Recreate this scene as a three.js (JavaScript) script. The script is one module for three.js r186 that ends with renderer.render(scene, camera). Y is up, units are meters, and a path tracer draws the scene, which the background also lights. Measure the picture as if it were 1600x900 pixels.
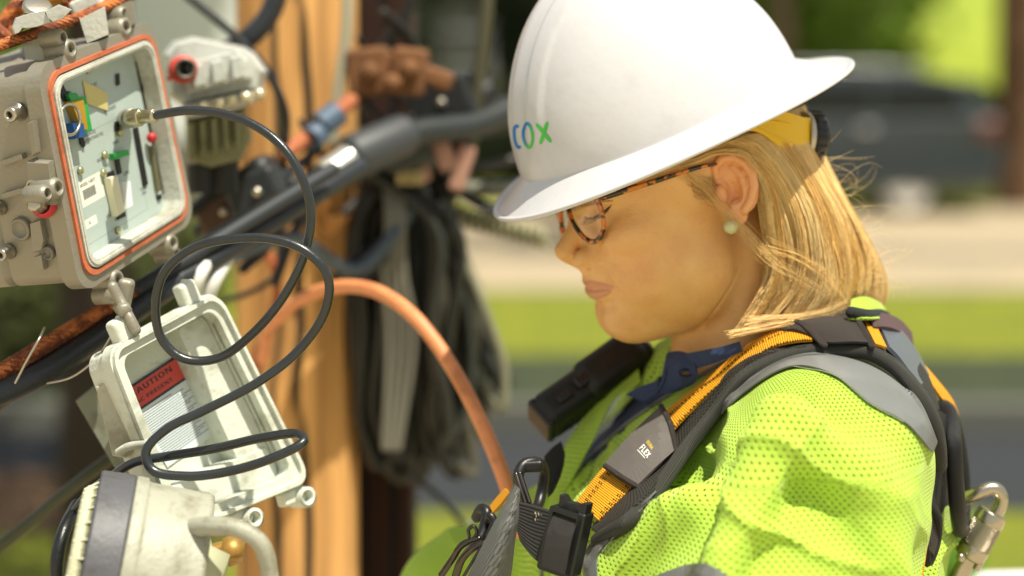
import * as THREE from 'three';
import { RoundedBoxGeometry } from 'three/addons/geometries/RoundedBoxGeometry.js';
import { mergeGeometries, mergeVertices, toCreasedNormals } from 'three/addons/utils/BufferGeometryUtils.js';

// ---------- camera, sky, sun, exposure ----------
const scene = new THREE.Scene();
const FPX = 2800, EYE = 1.6, HORIZON = 100;          // focal length and horizon row, in pixels of the 1600 x 900 photograph; eye height in metres
const camera = new THREE.PerspectiveCamera(2 * Math.atan(450 / FPX) * 180 / Math.PI, 16 / 9, 0.05, 400);
camera.position.set(0, EYE, 0);
camera.setViewOffset(1600, 900, 0, 450 - HORIZON, 1600, 900);   // level camera with a shifted lens
camera.focus = 1.30;
camera.userData.fStop = 2.3;
const renderer = new THREE.WebGLRenderer({ antialias: true });
renderer.toneMapping = THREE.LinearToneMapping;
renderer.toneMappingExposure = 1.34;
renderer.shadowMap.enabled = true;
const sunDir = new THREE.Vector3(0.23, 0.90, 0.28).normalize();
{
  const w = 256, h = 128, d = new Float32Array(w * h * 4);      // clear summer sky with thin haze, whitening to the horizon
  for (let j = 0; j < h; j++) {
    const el = ((j + 0.5) / h - 0.5) * Math.PI, up = Math.max(0, Math.sin(el)), k = Math.pow(1 - up, 2.2);
    for (let i = 0; i < w; i++) {
      const az = ((i + 0.5) / w - 0.5) * 2 * Math.PI;
      const dir = new THREE.Vector3(Math.cos(el) * Math.cos(az), Math.sin(el), Math.cos(el) * Math.sin(az));
      const glow = Math.pow(Math.max(0, dir.dot(sunDir)), 6) * 0.35;
      const o = (j * w + i) * 4;
      d[o] = 0.31 + 0.30 * k + glow; d[o + 1] = 0.33 + 0.27 * k + glow * 0.95; d[o + 2] = 0.37 + 0.20 * k + glow * 0.8; d[o + 3] = 1;
    }
  }
  const sky = new THREE.DataTexture(d, w, h, THREE.RGBAFormat, THREE.FloatType);
  sky.mapping = THREE.EquirectangularReflectionMapping; sky.magFilter = sky.minFilter = THREE.LinearFilter; sky.needsUpdate = true;
  scene.background = sky; scene.environment = sky;
}
const sun = new THREE.DirectionalLight(new THREE.Color(1, 0.93, 0.79), 5);
sun.target.position.set(0, 1, -2); sun.position.copy(sunDir).multiplyScalar(30).add(sun.target.position);
sun.castShadow = true; sun.shadow.mapSize.set(2048, 2048);
Object.assign(sun.shadow.camera, { left: -12, right: 12, top: 12, bottom: -12, near: 1, far: 80 });
scene.add(sun, sun.target);

// ---------- helpers ----------
const V = (x, y, z) => new THREE.Vector3(x, y, z);
let seed = 12345;
const rnd = () => { seed = (seed * 1664525 + 1013904223) >>> 0; return seed / 4294967296; };
const rr = (a, b) => a + (b - a) * rnd();
const reseed = (s) => { seed = s >>> 0; };
const P = (px, py, D) => V((px - 800) / FPX * D, EYE - (py - HORIZON) / FPX * D, -D);   // the point at distance D along a pixel's direction
const mm = (px, D) => px / FPX * D;                                                     // pixels to metres at distance D
const smooth = (a, b, x) => { const t = Math.min(1, Math.max(0, (x - a) / (b - a))); return t * t * (3 - 2 * t); };
const hash3 = (x, y, z) => { let h = (x * 374761393 + y * 668265263 + z * 1274126177) | 0; h = Math.imul(h ^ (h >>> 13), 1274126177); return ((h ^ (h >>> 16)) >>> 0) / 4294967296; };
function noise3(x, y, z) {
  const xi = Math.floor(x), yi = Math.floor(y), zi = Math.floor(z); let u = x - xi, v = y - yi, w = z - zi;
  u = u * u * (3 - 2 * u); v = v * v * (3 - 2 * v); w = w * w * (3 - 2 * w);
  const l = (a, b, t) => a + (b - a) * t, g = (a, b, c) => hash3(xi + a, yi + b, zi + c);
  return l(l(l(g(0, 0, 0), g(1, 0, 0), u), l(g(0, 1, 0), g(1, 1, 0), u), v), l(l(g(0, 0, 1), g(1, 0, 1), u), l(g(0, 1, 1), g(1, 1, 1), u), v), w);
}
const fbm = (x, y, z, n = 4) => { let s = 0, a = 0.5, t = 0; for (let i = 0; i < n; i++) { s += a * noise3(x, y, z); t += a; a *= 0.5; x *= 2.03; y *= 2.03; z *= 2.03; } return s / t; };
const taken = new Map();
function numbered(name) { const n = taken.get(name) ?? 0; taken.set(name, n + 1); return n ? `${name}_${String(n).padStart(3, '0')}` : name; }

// textures: tile of `size` pixels that stands for `metres`
function tex(size, metres, fn, srgb = true) {
  const d = new Uint8Array(size * size * 4);
  for (let j = 0; j < size; j++) for (let i = 0; i < size; i++) { const c = fn(i / size, j / size), o = (j * size + i) * 4; d[o] = c[0] * 255; d[o + 1] = c[1] * 255; d[o + 2] = c[2] * 255; d[o + 3] = (c[3] ?? 1) * 255; }
  const t = new THREE.DataTexture(d, size, size); t.wrapS = t.wrapT = THREE.RepeatWrapping; t.magFilter = THREE.LinearFilter; t.minFilter = THREE.LinearMipmapLinearFilter; t.generateMipmaps = true;
  if (srgb) t.colorSpace = THREE.SRGBColorSpace;
  t.repeat.set(1 / metres, 1 / metres); t.needsUpdate = true; return t;
}
// tileable noise on the unit square
const tn = (u, v, f, z = 0) => { const x = u * f, y = v * f, l = (a, b, t) => a + (b - a) * t; const xi = Math.floor(x), yi = Math.floor(y); let a = x - xi, b = y - yi; a = a * a * (3 - 2 * a); b = b * b * (3 - 2 * b); const g = (i, j) => hash3((xi + i) % f, (yi + j) % f, z); return l(l(g(0, 0), g(1, 0), a), l(g(0, 1), g(1, 1), a), b); };
const tf = (u, v, f, n = 4, z = 0) => { let s = 0, a = 0.5, t = 0; for (let i = 0; i < n; i++) { s += a * tn(u, v, f, z + i * 17); t += a; a *= 0.55; f *= 2; } return s / t; };
const grey = (x) => [x, x, x];
const T = {};
T.fine = tex(256, 0.02, (u, v) => grey(tf(u, v, 16, 4)), false);
T.cast = tex(256, 0.03, (u, v) => grey(tf(u, v, 12, 5, 3)), false);
T.grime = tex(512, 0.13, (u, v) => { const a = tf(u, v, 5, 5, 9), b = tf(u, v, 24, 3, 31); const s = smooth(0.5, 0.8, a) * 0.16 + smooth(0.6, 0.85, b) * 0.07; return [1 - s, 1 - s * 1.1, 1 - s * 1.3]; });
T.rust = tex(256, 0.06, (u, v) => { const a = tf(u, v, 8, 5, 4), k = smooth(0.35, 0.7, a); return [0.42 + 0.36 * k, 0.22 + 0.24 * k, 0.13 + 0.1 * k]; });
T.weave = tex(128, 0.0064, (u, v) => grey(0.5 + 0.5 * Math.sin(u * Math.PI * 8) * Math.sin(v * Math.PI * 8)), false);
T.rib = tex(128, 0.0104, (u, v) => grey(Math.pow(Math.abs(Math.sin(v * Math.PI * 4)), 0.7) * 0.8 + 0.2 * Math.abs(Math.sin(u * Math.PI * 16))), false);
T.twill = tex(128, 0.004, (u, v) => grey(0.5 + 0.5 * Math.sin((u + v) * Math.PI * 8)), false);
const hex = (h) => new THREE.Color(h);
const lin = (r, g, b) => new THREE.Color().setRGB(r, g, b);
function mat(color, roughness = 0.6, o = {}) {
  const m = new THREE.MeshPhysicalMaterial({ color: color instanceof THREE.Color ? color : hex(color), roughness, metalness: o.metal ?? 0, side: THREE.DoubleSide });
  for (const k of ['map', 'bumpMap', 'bumpScale', 'clearcoat', 'clearcoatRoughness', 'sheen', 'sheenRoughness', 'transmission', 'thickness', 'ior', 'vertexColors', 'alphaTest', 'specularIntensity', 'roughnessMap']) if (o[k] !== undefined) m[k] = o[k];
  if (o.sheenColor) m.sheenColor = o.sheenColor;
  return m;
}
// uv in metres by the face's main direction
function metreUV(g, scale = 1) {
  g = g.index ? g.toNonIndexed() : g; const p = g.attributes.position, n = g.attributes.normal, uv = new Float32Array(p.count * 2);
  for (let i = 0; i < p.count; i += 3) {
    let nx = 0, ny = 0, nz = 0; for (let k = 0; k < 3; k++) { nx += Math.abs(n.getX(i + k)); ny += Math.abs(n.getY(i + k)); nz += Math.abs(n.getZ(i + k)); }
    for (let k = 0; k < 3; k++) { const x = p.getX(i + k), y = p.getY(i + k), z = p.getZ(i + k), o = (i + k) * 2; if (nz >= nx && nz >= ny) { uv[o] = x; uv[o + 1] = y; } else if (nx >= ny) { uv[o] = z; uv[o + 1] = y; } else { uv[o] = x; uv[o + 1] = z; } uv[o] *= scale; uv[o + 1] *= scale; }
  }
  g.setAttribute('uv', new THREE.BufferAttribute(uv, 2)); return g;
}
function join(geos) {
  geos = (Array.isArray(geos) ? geos.flat(3) : [geos]).filter(Boolean);
  if (geos.length === 1) return geos[0];
  const col = geos.some((g) => g.attributes.color);
  geos = geos.map((g) => { g = g.index ? g.toNonIndexed() : g; for (const k of Object.keys(g.attributes)) if (!['position', 'normal', 'uv', 'color'].includes(k)) g.deleteAttribute(k); if (!g.attributes.uv) g.setAttribute('uv', new THREE.BufferAttribute(new Float32Array(g.attributes.position.count * 2), 2)); if (col && !g.attributes.color) g.setAttribute('color', new THREE.BufferAttribute(new Float32Array(g.attributes.position.count * 3).fill(1), 3)); return g; });
  return mergeGeometries(geos);
}
// one named mesh; uv 'metres' unless keepUV
function part(name, geos, m, parent, o = {}) {
  let g = join(geos); if (!o.keepUV) g = metreUV(g);
  const x = new THREE.Mesh(g, m); x.name = parent && parent !== scene ? name : numbered(name); x.castShadow = x.receiveShadow = true;
  (parent ?? scene).add(x); if (o.label) tag(x, o.label, o.category, o.group, o.kind); else if (o.kind) x.userData.kind = o.kind;
  return x;
}
function tag(o, label, category, group, kind) { o.userData.label = label; if (category) o.userData.category = category; if (group) o.userData.group = group; if (kind) o.userData.kind = kind; return o; }
function thing(name, label, category, pos, group) { const o = new THREE.Group(); o.name = numbered(name); if (pos) o.position.copy(pos); scene.add(o); return tag(o, label, category, group); }
// geometry of a thing whose group is not at the origin: shift world geometry into it
const inTo = (g, o) => { const q = o.position; g.translate(-q.x, -q.y, -q.z); return g; };
function tube(pts, r, o = {}) {
  const c = new THREE.CatmullRomCurve3(pts, o.closed ?? false, 'centripetal'); const n = o.n ?? pts.length * 8;
  const g = new THREE.TubeGeometry(c, n, Array.isArray(r) ? 1 : r, o.sides ?? 10, o.closed ?? false);
  if (Array.isArray(r)) { const p = g.attributes.position, s = (o.sides ?? 10) + 1; for (let i = 0; i <= n; i++) { const q = c.getPointAt(i / n), t = i / n * (r.length - 1), k = Math.min(r.length - 2, Math.floor(t)), R = r[k] + (r[k + 1] - r[k]) * (t - k); for (let j = 0; j < s; j++) { const a = i * s + j; p.setXYZ(a, q.x + (p.getX(a) - q.x) * R, q.y + (p.getY(a) - q.y) * R, q.z + (p.getZ(a) - q.z) * R); } } }
  if (o.caps !== false && !o.closed) { const gs = [g]; for (const e of [0, 1]) { const b = new THREE.SphereGeometry(Array.isArray(r) ? r[e ? r.length - 1 : 0] : r, 8, 6); const q = c.getPoint(e); b.translate(q.x, q.y, q.z); gs.push(b); } return join(gs); }
  return g;
}
const UPY = V(0, 1, 0);
function between(g, a, b) { const d = b.clone().sub(a).normalize(); g.applyQuaternion(new THREE.Quaternion().setFromUnitVectors(UPY, d)); const c = a.clone().add(b).multiplyScalar(0.5); g.translate(c.x, c.y, c.z); return g; }
const cyl = (a, b, r0, r1 = r0, n = 20) => between(new THREE.CylinderGeometry(r1, r0, a.distanceTo(b), n, 1), a, b);
// cylinder with rounded rims along a -> b; profile [[distance along, radius] ...]
function turned(a, b, prof, n = 28) { const L = a.distanceTo(b), g = new THREE.LatheGeometry(prof.map(([t, r]) => new THREE.Vector2(Math.max(r, 1e-5), (t - 0.5) * L)), n); return between(g, a, b); }
const ball = (c, r, n = 16) => { const g = new THREE.SphereGeometry(r, n, Math.max(6, n * 0.7 | 0)); g.translate(c.x, c.y, c.z); return g; };
// rounded box with own axes: centre, x axis, y axis (made square), sizes
function rbox(c, ex, ey, sx, sy, sz, r = 0.002, seg = 2) {
  const g = new RoundedBoxGeometry(sx, sy, sz, seg, r); const X = ex.clone().normalize(), Z = X.clone().cross(ey).normalize(), Y = Z.clone().cross(X);
  g.applyMatrix4(new THREE.Matrix4().makeBasis(X, Y, Z).setPosition(c)); return g;
}
// prism of a polygon [[u, v] ...] (u, v, w -> point) between w0 and w1
function prism(poly, map, w0, w1, bev = 0) {
  const pts = poly.map((p) => new THREE.Vector2(p[0], p[1])); if (THREE.ShapeUtils.area(pts) < 0) pts.reverse();
  const tri = THREE.ShapeUtils.triangulateShape(pts, []), pos = [], add = (a, b, c) => pos.push(a.x, a.y, a.z, b.x, b.y, b.z, c.x, c.y, c.z);
  const cu = pts.reduce((s, p) => s + p.x, 0) / pts.length, cv = pts.reduce((s, p) => s + p.y, 0) / pts.length;
  const at = (p, w, k = 1) => map(cu + (p.x - cu) * k, cv + (p.y - cv) * k, w), k = 1 - bev, wb = w1 - (w1 - w0) * Math.min(0.4, bev * 3);
  for (const [a, b, c] of tri) { add(at(pts[a], w1, k), at(pts[b], w1, k), at(pts[c], w1, k)); add(at(pts[a], w0), at(pts[c], w0), at(pts[b], w0)); }
  pts.forEach((p, i) => { const q = pts[(i + 1) % pts.length]; const A = at(p, w0), B = at(q, w0), C = at(q, wb), D = at(p, wb); add(A, B, C); add(A, C, D); if (bev) { const E = at(q, w1, k), F = at(p, w1, k); add(D, C, E); add(D, E, F); } });
  const g = new THREE.BufferGeometry(); g.setAttribute('position', new THREE.Float32BufferAttribute(pos, 3)); g.computeVertexNormals(); return g;
}
function rrect(u0, v0, u1, v1, ru, rv = ru, n = 5) { const o = []; for (const [cx, cy, a0] of [[u1 - ru, v1 - rv, 0], [u0 + ru, v1 - rv, 1], [u0 + ru, v0 + rv, 2], [u1 - ru, v0 + rv, 3]]) for (let i = 0; i <= n; i++) { const a = (a0 + i / n) * Math.PI / 2; o.push([cx + Math.cos(a) * ru, cy + Math.sin(a) * rv]); } return o; }
// ring between two outlines of equal count: outer/inner lists of [u, v], from w0 to w1
function ringPrism(outer, inner, map, w0, w1) {
  const pos = [], n = outer.length, add = (...q) => { for (const [a, b, c] of [[0, 1, 2], [0, 2, 3]]) for (const k of [a, b, c]) pos.push(q[k].x, q[k].y, q[k].z); };
  for (let i = 0; i < n; i++) { const j = (i + 1) % n, O = (k, w) => map(outer[k][0], outer[k][1], w), I = (k, w) => map(inner[k][0], inner[k][1], w);
    add(O(i, w1), O(j, w1), I(j, w1), I(i, w1)); add(O(i, w0), I(i, w0), I(j, w0), O(j, w0)); add(O(i, w0), O(j, w0), O(j, w1), O(i, w1)); add(I(i, w0), I(i, w1), I(j, w1), I(j, w0)); }
  const g = new THREE.BufferGeometry(); g.setAttribute('position', new THREE.Float32BufferAttribute(pos, 3)); g.computeVertexNormals(); return g;
}

// ---------- signed distance fields ----------
const sEll = (x, y, z, r) => { const a = x / r[0], b = y / r[1], c = z / r[2], k0 = Math.sqrt(a * a + b * b + c * c), d = a / r[0], e = b / r[1], f = c / r[2], k1 = Math.sqrt(d * d + e * e + f * f); return k1 < 1e-9 ? -Math.min(...r) : k0 * (k0 - 1) / k1; };
const sCap = (x, y, z, a, b, ra, rb) => { const bx = b[0] - a[0], by = b[1] - a[1], bz = b[2] - a[2], px = x - a[0], py = y - a[1], pz = z - a[2]; const t = Math.min(1, Math.max(0, (px * bx + py * by + pz * bz) / (bx * bx + by * by + bz * bz))); const dx = px - bx * t, dy = py - by * t, dz = pz - bz * t; return Math.sqrt(dx * dx + dy * dy + dz * dz) - (ra + (rb - ra) * t); };
const smin = (a, b, k) => { const h = Math.max(k - Math.abs(a - b), 0) / k; return Math.min(a, b) - h * h * k * 0.25; };
const smax = (a, b, k) => -smin(-a, -b, k);
// surface nets; f in the same units as lo, hi, h
function netMesh(f, lo, hi, h) {
  const B = 4, n = [0, 1, 2].map((i) => Math.ceil((hi[i] - lo[i]) / h / B) * B + 1), [nx, ny, nz] = n;
  const val = new Float32Array(nx * ny * nz).fill(1e3), id = (i, j, k) => (k * ny + j) * nx + i;
  for (let k = 0; k < nz - 1; k += B) for (let j = 0; j < ny - 1; j += B) for (let i = 0; i < nx - 1; i += B) {
    const c = f(lo[0] + (i + B / 2) * h, lo[1] + (j + B / 2) * h, lo[2] + (k + B / 2) * h);
    if (Math.abs(c) > B * h * 1.6) { if (c < 0) for (let c2 = 0; c2 <= B; c2++) for (let b = 0; b <= B; b++) for (let a = 0; a <= B; a++) { const q = id(i + a, j + b, k + c2); if (val[q] === 1e3) val[q] = -1e3; } continue; }
    for (let c2 = 0; c2 <= B; c2++) for (let b = 0; b <= B; b++) for (let a = 0; a <= B; a++) { const q = id(i + a, j + b, k + c2); if (Math.abs(val[q]) === 1e3) val[q] = f(lo[0] + (i + a) * h, lo[1] + (j + b) * h, lo[2] + (k + c2) * h); }
  }
  const vid = new Int32Array(nx * ny * nz).fill(-1), pos = [], idx = [];
  for (let k = 0; k < nz - 1; k++) for (let j = 0; j < ny - 1; j++) for (let i = 0; i < nx - 1; i++) {
    let s = 0; const v = []; for (let q = 0; q < 8; q++) { const t = val[id(i + (q & 1), j + (q >> 1 & 1), k + (q >> 2))]; v.push(t); if (t < 0) s |= 1 << q; }
    if (s === 0 || s === 255) continue;
    let x = 0, y = 0, z = 0, c = 0;
    for (const [a, b] of EDGES) { const va = v[a], vb = v[b]; if ((va < 0) === (vb < 0)) continue; const t = va / (va - vb); x += (a & 1) + ((b & 1) - (a & 1)) * t; y += (a >> 1 & 1) + ((b >> 1 & 1) - (a >> 1 & 1)) * t; z += (a >> 2) + ((b >> 2) - (a >> 2)) * t; c++; }
    vid[id(i, j, k)] = pos.length / 3; pos.push(lo[0] + (i + x / c) * h, lo[1] + (j + y / c) * h, lo[2] + (k + z / c) * h);
  }
  const quad = (a, b, c, d, flip) => { if (a < 0 || b < 0 || c < 0 || d < 0) return; flip ? idx.push(a, b, c, a, c, d) : idx.push(a, c, b, a, d, c); };
  for (let k = 1; k < nz - 1; k++) for (let j = 1; j < ny - 1; j++) for (let i = 1; i < nx - 1; i++) {
    const s = val[id(i, j, k)] < 0;
    if (s !== val[id(i + 1, j, k)] < 0) quad(vid[id(i, j - 1, k - 1)], vid[id(i, j, k - 1)], vid[id(i, j, k)], vid[id(i, j - 1, k)], s);
    if (s !== val[id(i, j + 1, k)] < 0) quad(vid[id(i - 1, j, k - 1)], vid[id(i - 1, j, k)], vid[id(i, j, k)], vid[id(i, j, k - 1)], s);
    if (s !== val[id(i, j, k + 1)] < 0) quad(vid[id(i - 1, j - 1, k)], vid[id(i, j - 1, k)], vid[id(i, j, k)], vid[id(i - 1, j, k)], s);
  }
  const nor = new Float32Array(pos.length), e = h * 0.4;
  for (let q = 0; q < pos.length; q += 3) { const x = pos[q], y = pos[q + 1], z = pos[q + 2]; let a = f(x + e, y, z) - f(x - e, y, z), b = f(x, y + e, z) - f(x, y - e, z), c = f(x, y, z + e) - f(x, y, z - e); const l = Math.hypot(a, b, c) || 1; nor[q] = a / l; nor[q + 1] = b / l; nor[q + 2] = c / l; }
  const g = new THREE.BufferGeometry(); g.setAttribute('position', new THREE.Float32BufferAttribute(pos, 3)); g.setAttribute('normal', new THREE.BufferAttribute(nor, 3)); g.setIndex(idx); return g;
}
const EDGES = [[0, 1], [2, 3], [4, 5], [6, 7], [0, 2], [1, 3], [4, 6], [5, 7], [0, 4], [1, 5], [2, 6], [3, 7]];
// apply a matrix; a mirroring one also turns the faces over
function xf(g, M) {
  g.applyMatrix4(M); if (M.determinant() > 0) return g;
  if (g.index) { const a = g.index.array; for (let i = 0; i < a.length; i += 3) { const t = a[i]; a[i] = a[i + 1]; a[i + 1] = t; } }
  else for (const k of Object.keys(g.attributes)) { const q = g.attributes[k], n = q.itemSize, a = q.array; for (let i = 0; i < a.length; i += 3 * n) for (let j = 0; j < n; j++) { const t = a[i + j]; a[i + j] = a[i + n + j]; a[i + n + j] = t; } }
  return g;
}
const yellowPlastic = mat('#e3b80a', 0.5, { bumpMap: T.fine, bumpScale: 0.0001 }), blackPlastic = mat('#17181a', 0.38, { bumpMap: T.fine, bumpScale: 0.0001 }), steel = mat('#b5b0a2', 0.3, { metal: 0.9, bumpMap: T.fine, bumpScale: 0.0001 });
// ================= ground =================
const gTex = tex(512, 1.3, (u, v) => { const a = tf(u, v, 40, 3, 2), b = tf(u, v, 6, 3, 12); return [0.31 + 0.19 * a + 0.12 * b, 0.37 + 0.17 * a + 0.08 * b, 0.05 + 0.05 * a]; });
const sheet = (x0, x1, z0, z1, y) => { const g = new THREE.PlaneGeometry(x1 - x0, z0 - z1, 8, 8); g.rotateX(-Math.PI / 2); g.translate((x0 + x1) / 2, y, (z0 + z1) / 2); return g; };
const struct = (n, g, m) => part(n, g, m, scene, { kind: 'structure' });
const onGround = (py) => EYE * FPX / (py - HORIZON);          // distance of the ground at a row
const lawnMat = mat('#ffffff', 0.95, { map: gTex, bumpMap: T.cast, bumpScale: 0.004 });
struct('lawn', sheet(-90, 90, 40, -160, 0), lawnMat);
const asphalt = mat('#363b40', 0.9, { map: tex(256, 0.5, (u, v) => grey(0.62 + 0.38 * tf(u, v, 48, 3, 8))), bumpMap: T.cast, bumpScale: 0.003 });
const conc = mat('#b5a88f', 0.9, { map: tex(512, 2, (u, v) => { const k = 0.82 + 0.18 * tf(u, v, 30, 4, 5) - 0.1 * smooth(0.55, 0.75, tf(u, v, 4, 4, 9)); return [k, k * 0.98, k * 0.95]; }), bumpMap: T.cast, bumpScale: 0.001 });
struct('road', sheet(-60, 60, -onGround(800), -onGround(668), 0.004), asphalt);
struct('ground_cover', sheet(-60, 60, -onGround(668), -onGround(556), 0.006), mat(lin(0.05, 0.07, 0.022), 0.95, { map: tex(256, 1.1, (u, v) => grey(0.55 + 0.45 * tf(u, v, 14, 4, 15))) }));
struct('driveway', sheet(-1.3, 60, -onGround(455), -onGround(325), 0.008), conc);
struct('kerb', join([[-60, 60]].map(() => { const g = new THREE.BoxGeometry(120, 0.12, 0.16); g.translate(0, 0.06, -onGround(672)); return g; })), mat('#5c5d55', 0.9));
struct('bounce_apron', sheet(-9, 9, 9, -4.2, 0.004), mat('#c9bda6', 0.9, { map: conc.map, bumpMap: T.cast, bumpScale: 0.001 }));  // pale concrete out of view, added to bounce sunlight up at the figure
struct('bare_soil', sheet(-6, -0.6, -onGround(835), -onGround(740), 0.008), mat('#8a6a48', 0.95, { map: tex(256, 0.7, (u, v) => grey(0.6 + 0.4 * tf(u, v, 12, 5, 6))), bumpMap: T.cast, bumpScale: 0.004 }));
// dark mower line across the driveway
struct('driveway_joint', (() => { const g = sheet(-20, 20, -onGround(403), -onGround(392), 0.0125); return g; })(), mat('#7c735f', 0.95));
// ================= houses =================
const leafGeo = (c, rx, ry, rz, n, s, hollow = 0.55) => {            // leaf-sized faces through a crown's volume
  const pos = [], nor = []; for (let i = 0; i < n; i++) { let x, y, z, l; do { x = rr(-1, 1); y = rr(-1, 1); z = rr(-1, 1); l = Math.hypot(x, y, z); } while (l > 1 || l < hollow * rnd()); const lump = 0.78 + 0.35 * noise3(x * 2.2 + c.x, y * 2.2 + 5, z * 2.2 + c.z); const p = V(c.x + x * rx * lump, c.y + y * ry * lump, c.z + z * rz * lump), d = V(rr(-1, 1), rr(-0.6, 1), rr(-1, 1)).normalize(), e = d.clone().cross(V(rr(-1, 1), rr(-1, 1), rr(-1, 1))).normalize(), k = s * rr(0.6, 1.3); const A = p.clone().addScaledVector(d, k), B = p.clone().addScaledVector(e, k * 0.45), C = p.clone().addScaledVector(d, -k), E = p.clone().addScaledVector(e, -k * 0.45), q = d.clone().cross(e); for (const v of [A, B, C, A, C, E]) { pos.push(v.x, v.y, v.z); nor.push(q.x, q.y, q.z); } }
  const g = new THREE.BufferGeometry(); g.setAttribute('position', new THREE.Float32BufferAttribute(pos, 3)); g.setAttribute('normal', new THREE.Float32BufferAttribute(nor, 3)); return g;
};
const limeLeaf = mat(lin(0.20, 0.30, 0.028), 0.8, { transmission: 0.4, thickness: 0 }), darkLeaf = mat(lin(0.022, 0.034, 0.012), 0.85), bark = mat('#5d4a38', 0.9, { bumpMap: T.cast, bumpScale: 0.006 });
reseed(9);
function tree(label, base, h, r, m, n = 5200, lean = 0) {
  const o = thing('garden_tree', label, 'tree', base, 'trees behind the driveway'), t = V(base.x + lean, h * 0.45, base.z);
  const tr = [tube([base.clone(), base.clone().lerp(t, 0.5).add(V(0.05, 0, 0)), t], [h * 0.035, h * 0.026, h * 0.02], { n: 12 })]; for (let i = 0; i < 5; i++) { const a = i * 1.26 + base.x; tr.push(tube([t.clone().add(V(0, -h * 0.03 * i, 0)), t.clone().add(V(Math.cos(a) * r * 0.4, h * 0.12, Math.sin(a) * r * 0.4)), t.clone().add(V(Math.cos(a) * r * 0.7, h * 0.26, Math.sin(a) * r * 0.7))], [h * 0.014, h * 0.009, h * 0.005], { n: 8, sides: 6 })); }
  part('trunk', inTo(join(tr), o), bark, o); part('crown', inTo(leafGeo(V(base.x + lean, h * 0.5, base.z), r, h * 0.42, r, n, 0.2), o), m, o); return o;
}
const gp = (px, D) => V((px - 800) / FPX * D, 0, -D);
tree('tall lime green tree beyond the hard hat', gp(1180, 30), 7.5, 3.4, limeLeaf, 9000);
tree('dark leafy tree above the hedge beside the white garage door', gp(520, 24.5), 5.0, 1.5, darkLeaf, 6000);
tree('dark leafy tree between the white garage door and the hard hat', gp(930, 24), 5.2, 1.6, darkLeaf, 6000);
tree('green tree at the foot of the brick house behind the amplifier', gp(-60, 15), 2.6, 1.2, limeLeaf, 4000);
{ const o = thing('tree_trunk', 'dark slim trunk standing right behind the hard hat brim', 'tree', gp(1222, 15)); part('trunk', inTo(tube([gp(1222, 15), gp(1222, 15).add(V(0, 1.6, 0)), gp(1216, 15).add(V(0, 4, 0))], [0.1, 0.085, 0.07], { n: 12 }), o), bark, o); part('crown', inTo(leafGeo(gp(1216, 15).add(V(0, 5, 0)), 1.6, 1.6, 1.6, 2500, 0.1), o), limeLeaf, o); }
{ const o = thing('tree_trunk', 'thick brown trunk at the rear end of the parked car', 'tree', gp(1590, 20)); part('trunk', inTo(tube([gp(1592, 20), gp(1590, 20).add(V(0, 2.4, 0)), gp(1586, 20).add(V(0, 5, 0))], [0.26, 0.22, 0.18], { n: 12 }), o), mat('#6a4e34', 0.9, { bumpMap: T.cast, bumpScale: 0.008 }), o); part('crown', inTo(leafGeo(gp(1590, 20).add(V(0, 6, 0)), 2.2, 1.8, 2.2, 3000, 0.12), o), limeLeaf, o); }
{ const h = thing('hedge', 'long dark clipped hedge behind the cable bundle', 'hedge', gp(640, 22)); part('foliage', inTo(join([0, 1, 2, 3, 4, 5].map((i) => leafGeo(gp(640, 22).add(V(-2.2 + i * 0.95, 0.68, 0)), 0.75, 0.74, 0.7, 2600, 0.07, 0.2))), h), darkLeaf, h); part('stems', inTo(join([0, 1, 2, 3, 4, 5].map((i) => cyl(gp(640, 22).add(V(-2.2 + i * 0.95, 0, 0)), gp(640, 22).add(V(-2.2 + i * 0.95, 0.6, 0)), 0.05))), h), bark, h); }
{ const o = thing('roadside_shrub', 'bright green shrub low behind the carabiner', 'shrub', gp(1486, 4.6)); part('foliage', inTo(leafGeo(gp(1486, 4.6).add(V(0, 0.34, 0)), 0.075, 0.13, 0.1, 900, 0.02, 0.2), o), mat(lin(0.22, 0.5, 0.03), 0.7, { transmission: 0.4, thickness: 0 }), o); part('stems', inTo(join([-1, 0, 1].map((k) => cyl(gp(1486, 4.6).add(V(k * 0.015, 0, 0)), gp(1486, 4.6).add(V(k * 0.03, 0.33, 0)), 0.008))), o), bark, o); }
{ const g = new THREE.PlaneGeometry(34, 30, 40, 30); g.rotateX(-Math.PI / 2); const p = g.attributes.position; for (let i = 0; i < p.count; i++) { const x = p.getX(i) + 18.5, z = p.getZ(i) - 39, t = Math.max(0, (-z - 24) / 30); p.setXYZ(i, x, 0.012 + 7 * Math.pow(t, 0.9) * smooth(1.5, 5, x + t * 4) + 0.25 * (fbm(x * 0.4, z * 0.4, 2, 3) - 0.5) * smooth(0, 0.2, t), z); } g.computeVertexNormals(); struct('grass_bank', g, mat(lin(0.36, 0.42, 0.035), 0.95, { map: tex(256, 2.2, (u, v) => { const a = tf(u, v, 10, 4, 21); return [0.7 + 0.3 * a, 0.75 + 0.25 * a, 0.6 + 0.4 * a]; }) })); }
{ const o = thing('low_hedge', 'dark clipped hedge along the foot of the sunlit grass bank', 'hedge', gp(1500, 23)); part('foliage', inTo(join([0, 1, 2, 3, 4, 5, 6].map((i) => leafGeo(gp(1300, 23).add(V(i * 0.9, 0.72, 0)), 0.75, 0.66, 0.6, 1800, 0.09, 0.2))), o), darkLeaf, o); part('stems', inTo(join([0, 2, 4, 6].map((i) => cyl(gp(1300, 23).add(V(i * 0.9, 0, 0)), gp(1300, 23).add(V(i * 0.9, 0.6, 0)), 0.05))), o), bark, o); }
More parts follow.
